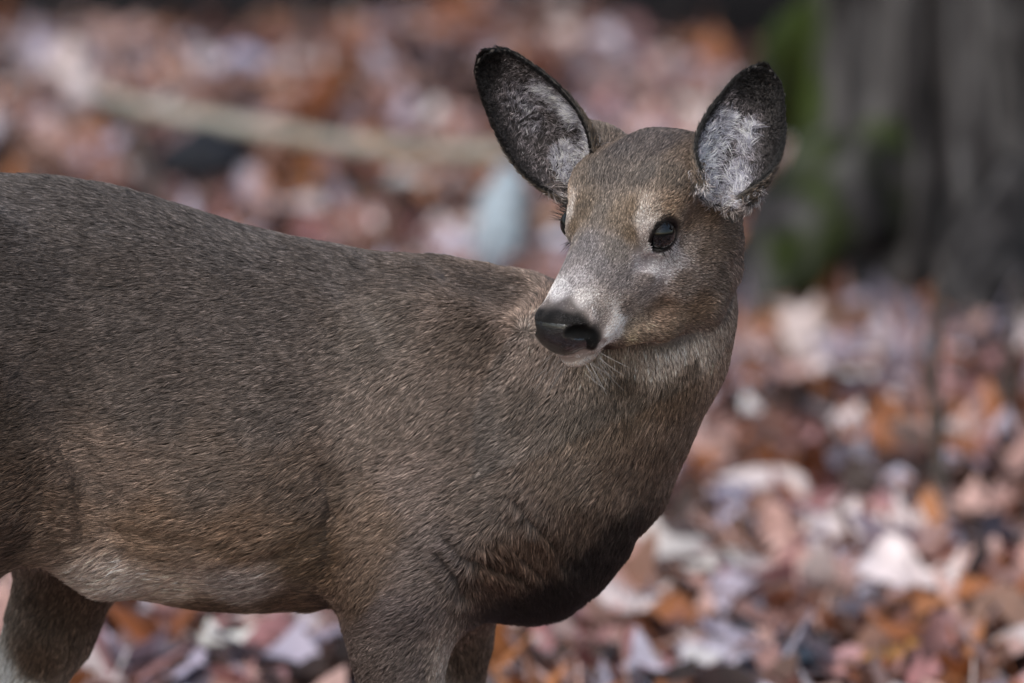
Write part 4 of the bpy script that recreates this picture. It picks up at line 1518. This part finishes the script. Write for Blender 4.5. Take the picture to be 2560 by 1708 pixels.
def build_coat(total):
    tri = np.concatenate([Q[:, [0, 1, 2]], Q[:, [0, 2, 3]]])
    a, b_, c_ = V[tri[:, 0]], V[tri[:, 1]], V[tri[:, 2]]
    nrm = np.cross(b_ - a, c_ - a)
    area = .5 * np.linalg.norm(nrm, axis=1)
    cen = (a + b_ + c_) / 3
    h = headness[tri].mean(1)
    bare = np.maximum(BARE, HOOF)[tri].mean(1)
    lt = VL[tri].mean(1)
    # shorter hair stands denser; the side turned away needs less
    facing = (nrm / (2 * area[:, None] + 1e-12)) @ np.array([0, -1.0, .15])
    dens = np.clip(.016 / lt, .6, 6.5) * np.where(facing > -.35, 1.0, .35)
    dens *= np.where(cen[:, 0] < -.62, .4, 1.0) * np.where(cen[:, 2] < .30, .5, 1.0)
    dens *= np.clip(1.3 - bare * 1.9, 0, 1)
    w = area * dens
    n = total
    pick = RNG.choice(len(tri), n, p=w / w.sum())
    r1, r2 = np.sqrt(RNG.random(n)), RNG.random(n)
    bc = np.stack([1 - r1, r1 * (1 - r2), r1 * r2], 1)
    t = tri[pick]
    mixv = lambda G: (G[t] * bc[..., None]).sum(1) if G.ndim == 2 else (G[t] * bc).sum(1)
    p, nn, d, l, c = mixv(V), mixv(N), mixv(VD), mixv(VL), mixv(VC)
    nn /= np.linalg.norm(nn, axis=1)[:, None]
    hd = mixv(headness)
    # tufts: neighbouring hairs lean the same way
    amp = np.where(hd > .5, .13, .19)
    fine = np.stack([noise3(p * 75, s) for s in (61, 62, 63)], 1)
    broad = np.stack([noise3(p * 22, s) for s in (64, 65, 66)], 1)
    d = d / (np.linalg.norm(d, axis=1)[:, None] + 1e-9)
    d = d + amp[:, None] * fine + (.8 * amp)[:, None] * broad + RNG.normal(0, .07, (n, 3))
    d = d - nn * (d * nn).sum(1)[:, None]
    d /= np.linalg.norm(d, axis=1)[:, None] + 1e-9
    l = l * RNG.uniform(.65, 1.15, n)
    # broad mottling
    tone = 1 + .10 * noise3(p * 28, 72) + .08 * noise3(p * 9, 73)
    c = c * tone[:, None]
    lift = np.where(hd > .5, .44, .36) + .10 * noise3(p * 60, 74)
    hairs(p, d, nn, l, c, lift, np.where(hd > .5, .00028, .00030), .10)


def whiskers():
    """single long hairs on muzzle, brow and lids"""
    R, D, Nn, L, C = [], [], [], [], []

    def one(p, d, l, col):
        R.append(p)
        d = np.asarray(d, float)
        D.append(d / np.linalg.norm(d))
        Nn.append(np.array([0, 0, -1.0]))
        L.append(l)
        C.append(np.asarray(col))
    for s in (1, -1):
        for k in range(16):
            p = head_pt(RNG.uniform(.21, .245), s * RNG.uniform(.012, .034), RNG.uniform(-.050, -.030))
            one(p, AX * RNG.uniform(-.2, .6) + HL * s * RNG.uniform(.3, 1) - AN * RNG.uniform(.5, 1.0), RNG.uniform(.02, .045), (.30, .28, .27))
        e, o = EYES[0 if s > 0 else 1], EYE_OUT[0 if s > 0 else 1]
        for k in range(60):
            a = RNG.uniform(-.9, 1.1)
            p = e + o * .0125 + (AX * math.sin(a) * -.0165 + AN * math.cos(a) * .0165)
            one(p, o * .9 + AN * RNG.uniform(.0, .5) - AX * RNG.uniform(.0, .7), RNG.uniform(.010, .020), (.008, .007, .007))
        for k in range(26):
            a = RNG.uniform(-.9, .9)
            p = e + o * .012 + (AX * math.sin(a) * .016 - AN * math.cos(a) * .0165)
            one(p, o * .8 - AN * RNG.uniform(.2, .8) + AX * RNG.uniform(-.5, .5), RNG.uniform(.008, .022), (.02, .017, .016))
        for k in range(10):
            p = head_pt(RNG.uniform(.06, .11), s * RNG.uniform(.045, .055), RNG.uniform(.045, .062))
            one(p, HL * s + AN * RNG.uniform(.3, 1), RNG.uniform(.03, .055), (.03, .025, .022))
    return np.array(R), np.array(D), np.array(Nn), np.array(L), np.array(C)


def hair_curves(name, root, d, n, l, c, lift, rad, jit, mat, npt=4, band=True):
    k = len(root)
    u = np.linspace(0, 1, npt)
    pts = np.zeros((k, npt, 3), np.float32)
    side = np.cross(d, n)
    bend = RNG.normal(0, 1, k) * jit
    for i, s in enumerate(u):
        fwd = np.cos(lift * (1 - .55 * s)) * s
        up = np.sin(lift) * s * (1 - .42 * s)
        pts[:, i] = root - n * .0008 + d * (l * fwd)[:, None] + n * (l * up)[:, None] + side * (l * bend * s * s)[:, None]
    lockc = np.ones(k)
    if band:       # hairs gather in locks that share a tip and a shade
        seeds = RNG.choice(k, k // 4, replace=False)
        kd = KDTree(len(seeds))
        for i, sdx in enumerate(seeds):
            kd.insert(root[sdx], i)
        kd.balance()
        near_ = np.fromiter((kd.find(x)[1] for x in root.tolist()), np.int64, k)
        own = seeds[near_]
        same = (np.sum(n * n[own], 1) > .5) & (np.linalg.norm(root - root[own], axis=1) < .006)
        for i, s in enumerate(u):
            pts[:, i] += np.where(same, .62 * s ** 1.3, 0)[:, None] * (pts[own, i] - pts[:, i])
        lockc = np.clip(np.exp(RNG.normal(0, LOCK_VAR, len(seeds))), .45, 1.7)[near_]
    pts -= np.array(DEER_LOC, np.float32)
    cu = bpy.data.hair_curves.new(name)
    cu.add_curves([npt] * k)
    cu.position_data.foreach_set('vector', pts.ravel())
    ra = cu.attributes.get('radius') or cu.attributes.new('radius', 'FLOAT', 'POINT')
    prof = np.interp(u, [0, .35, .8, 1], [1.0, 1.0, .6, .12])
    ra.data.foreach_set('value', (rad[:, None] * prof[None]).astype(np.float32).ravel())
    ca = cu.attributes.new('coat_colour', 'FLOAT_COLOR', 'POINT')
    colr = np.ones((k, npt, 4), np.float32)
    if band:       # dark base, pale band before a darker tip, different on every hair
        where = RNG.uniform(.55, 1.0, k)
        strong = np.where(RNG.random(k) < .38, RNG.uniform(.9, 1.9, k), RNG.uniform(.15, .65, k))
        for i, s in enumerate(u):
            pale = np.exp(-((s - where) / .22) ** 2) * strong
            g = COAT_GAIN * (.14 + .34 * s + .85 * pale) * lockc
            colr[:, i, :3] = np.clip(c * g[:, None], .002, .9)
    else:
        colr[:, :, :3] = c[:, None]
    ca.data.foreach_set('color', colr.ravel())
    cu.materials.append(mat)
    return link(name, cu, DEER)


def hair_mat():
    m, nt, b = new_mat('deer_hair')
    at = nt.nodes.new('ShaderNodeAttribute')
    at.attribute_name = 'coat_colour'
    nt.links.new(at.outputs['Color'], b.inputs['Base Color'])
    b.inputs['Roughness'].default_value = 0.45
    b.inputs['Specular IOR Level'].default_value = 0.35
    return m


if not CLAY:
    HM = hair_mat()
    build_coat(840000)
    hair_curves('coat', *[np.concatenate(x) for x in (HAIR_ROOT, HAIR_DIR, HAIR_NRM, HAIR_LEN, HAIR_COL, HAIR_LIFT, HAIR_RAD, HAIR_JIT)], HM)
    R, D, Nn, L, C = whiskers()
    k = len(R)
    hair_curves('whiskers_and_lashes', R, D, Nn, L, C, np.full(k, .1), np.full(k, .00022), np.full(k, .2), HM, 5, False)
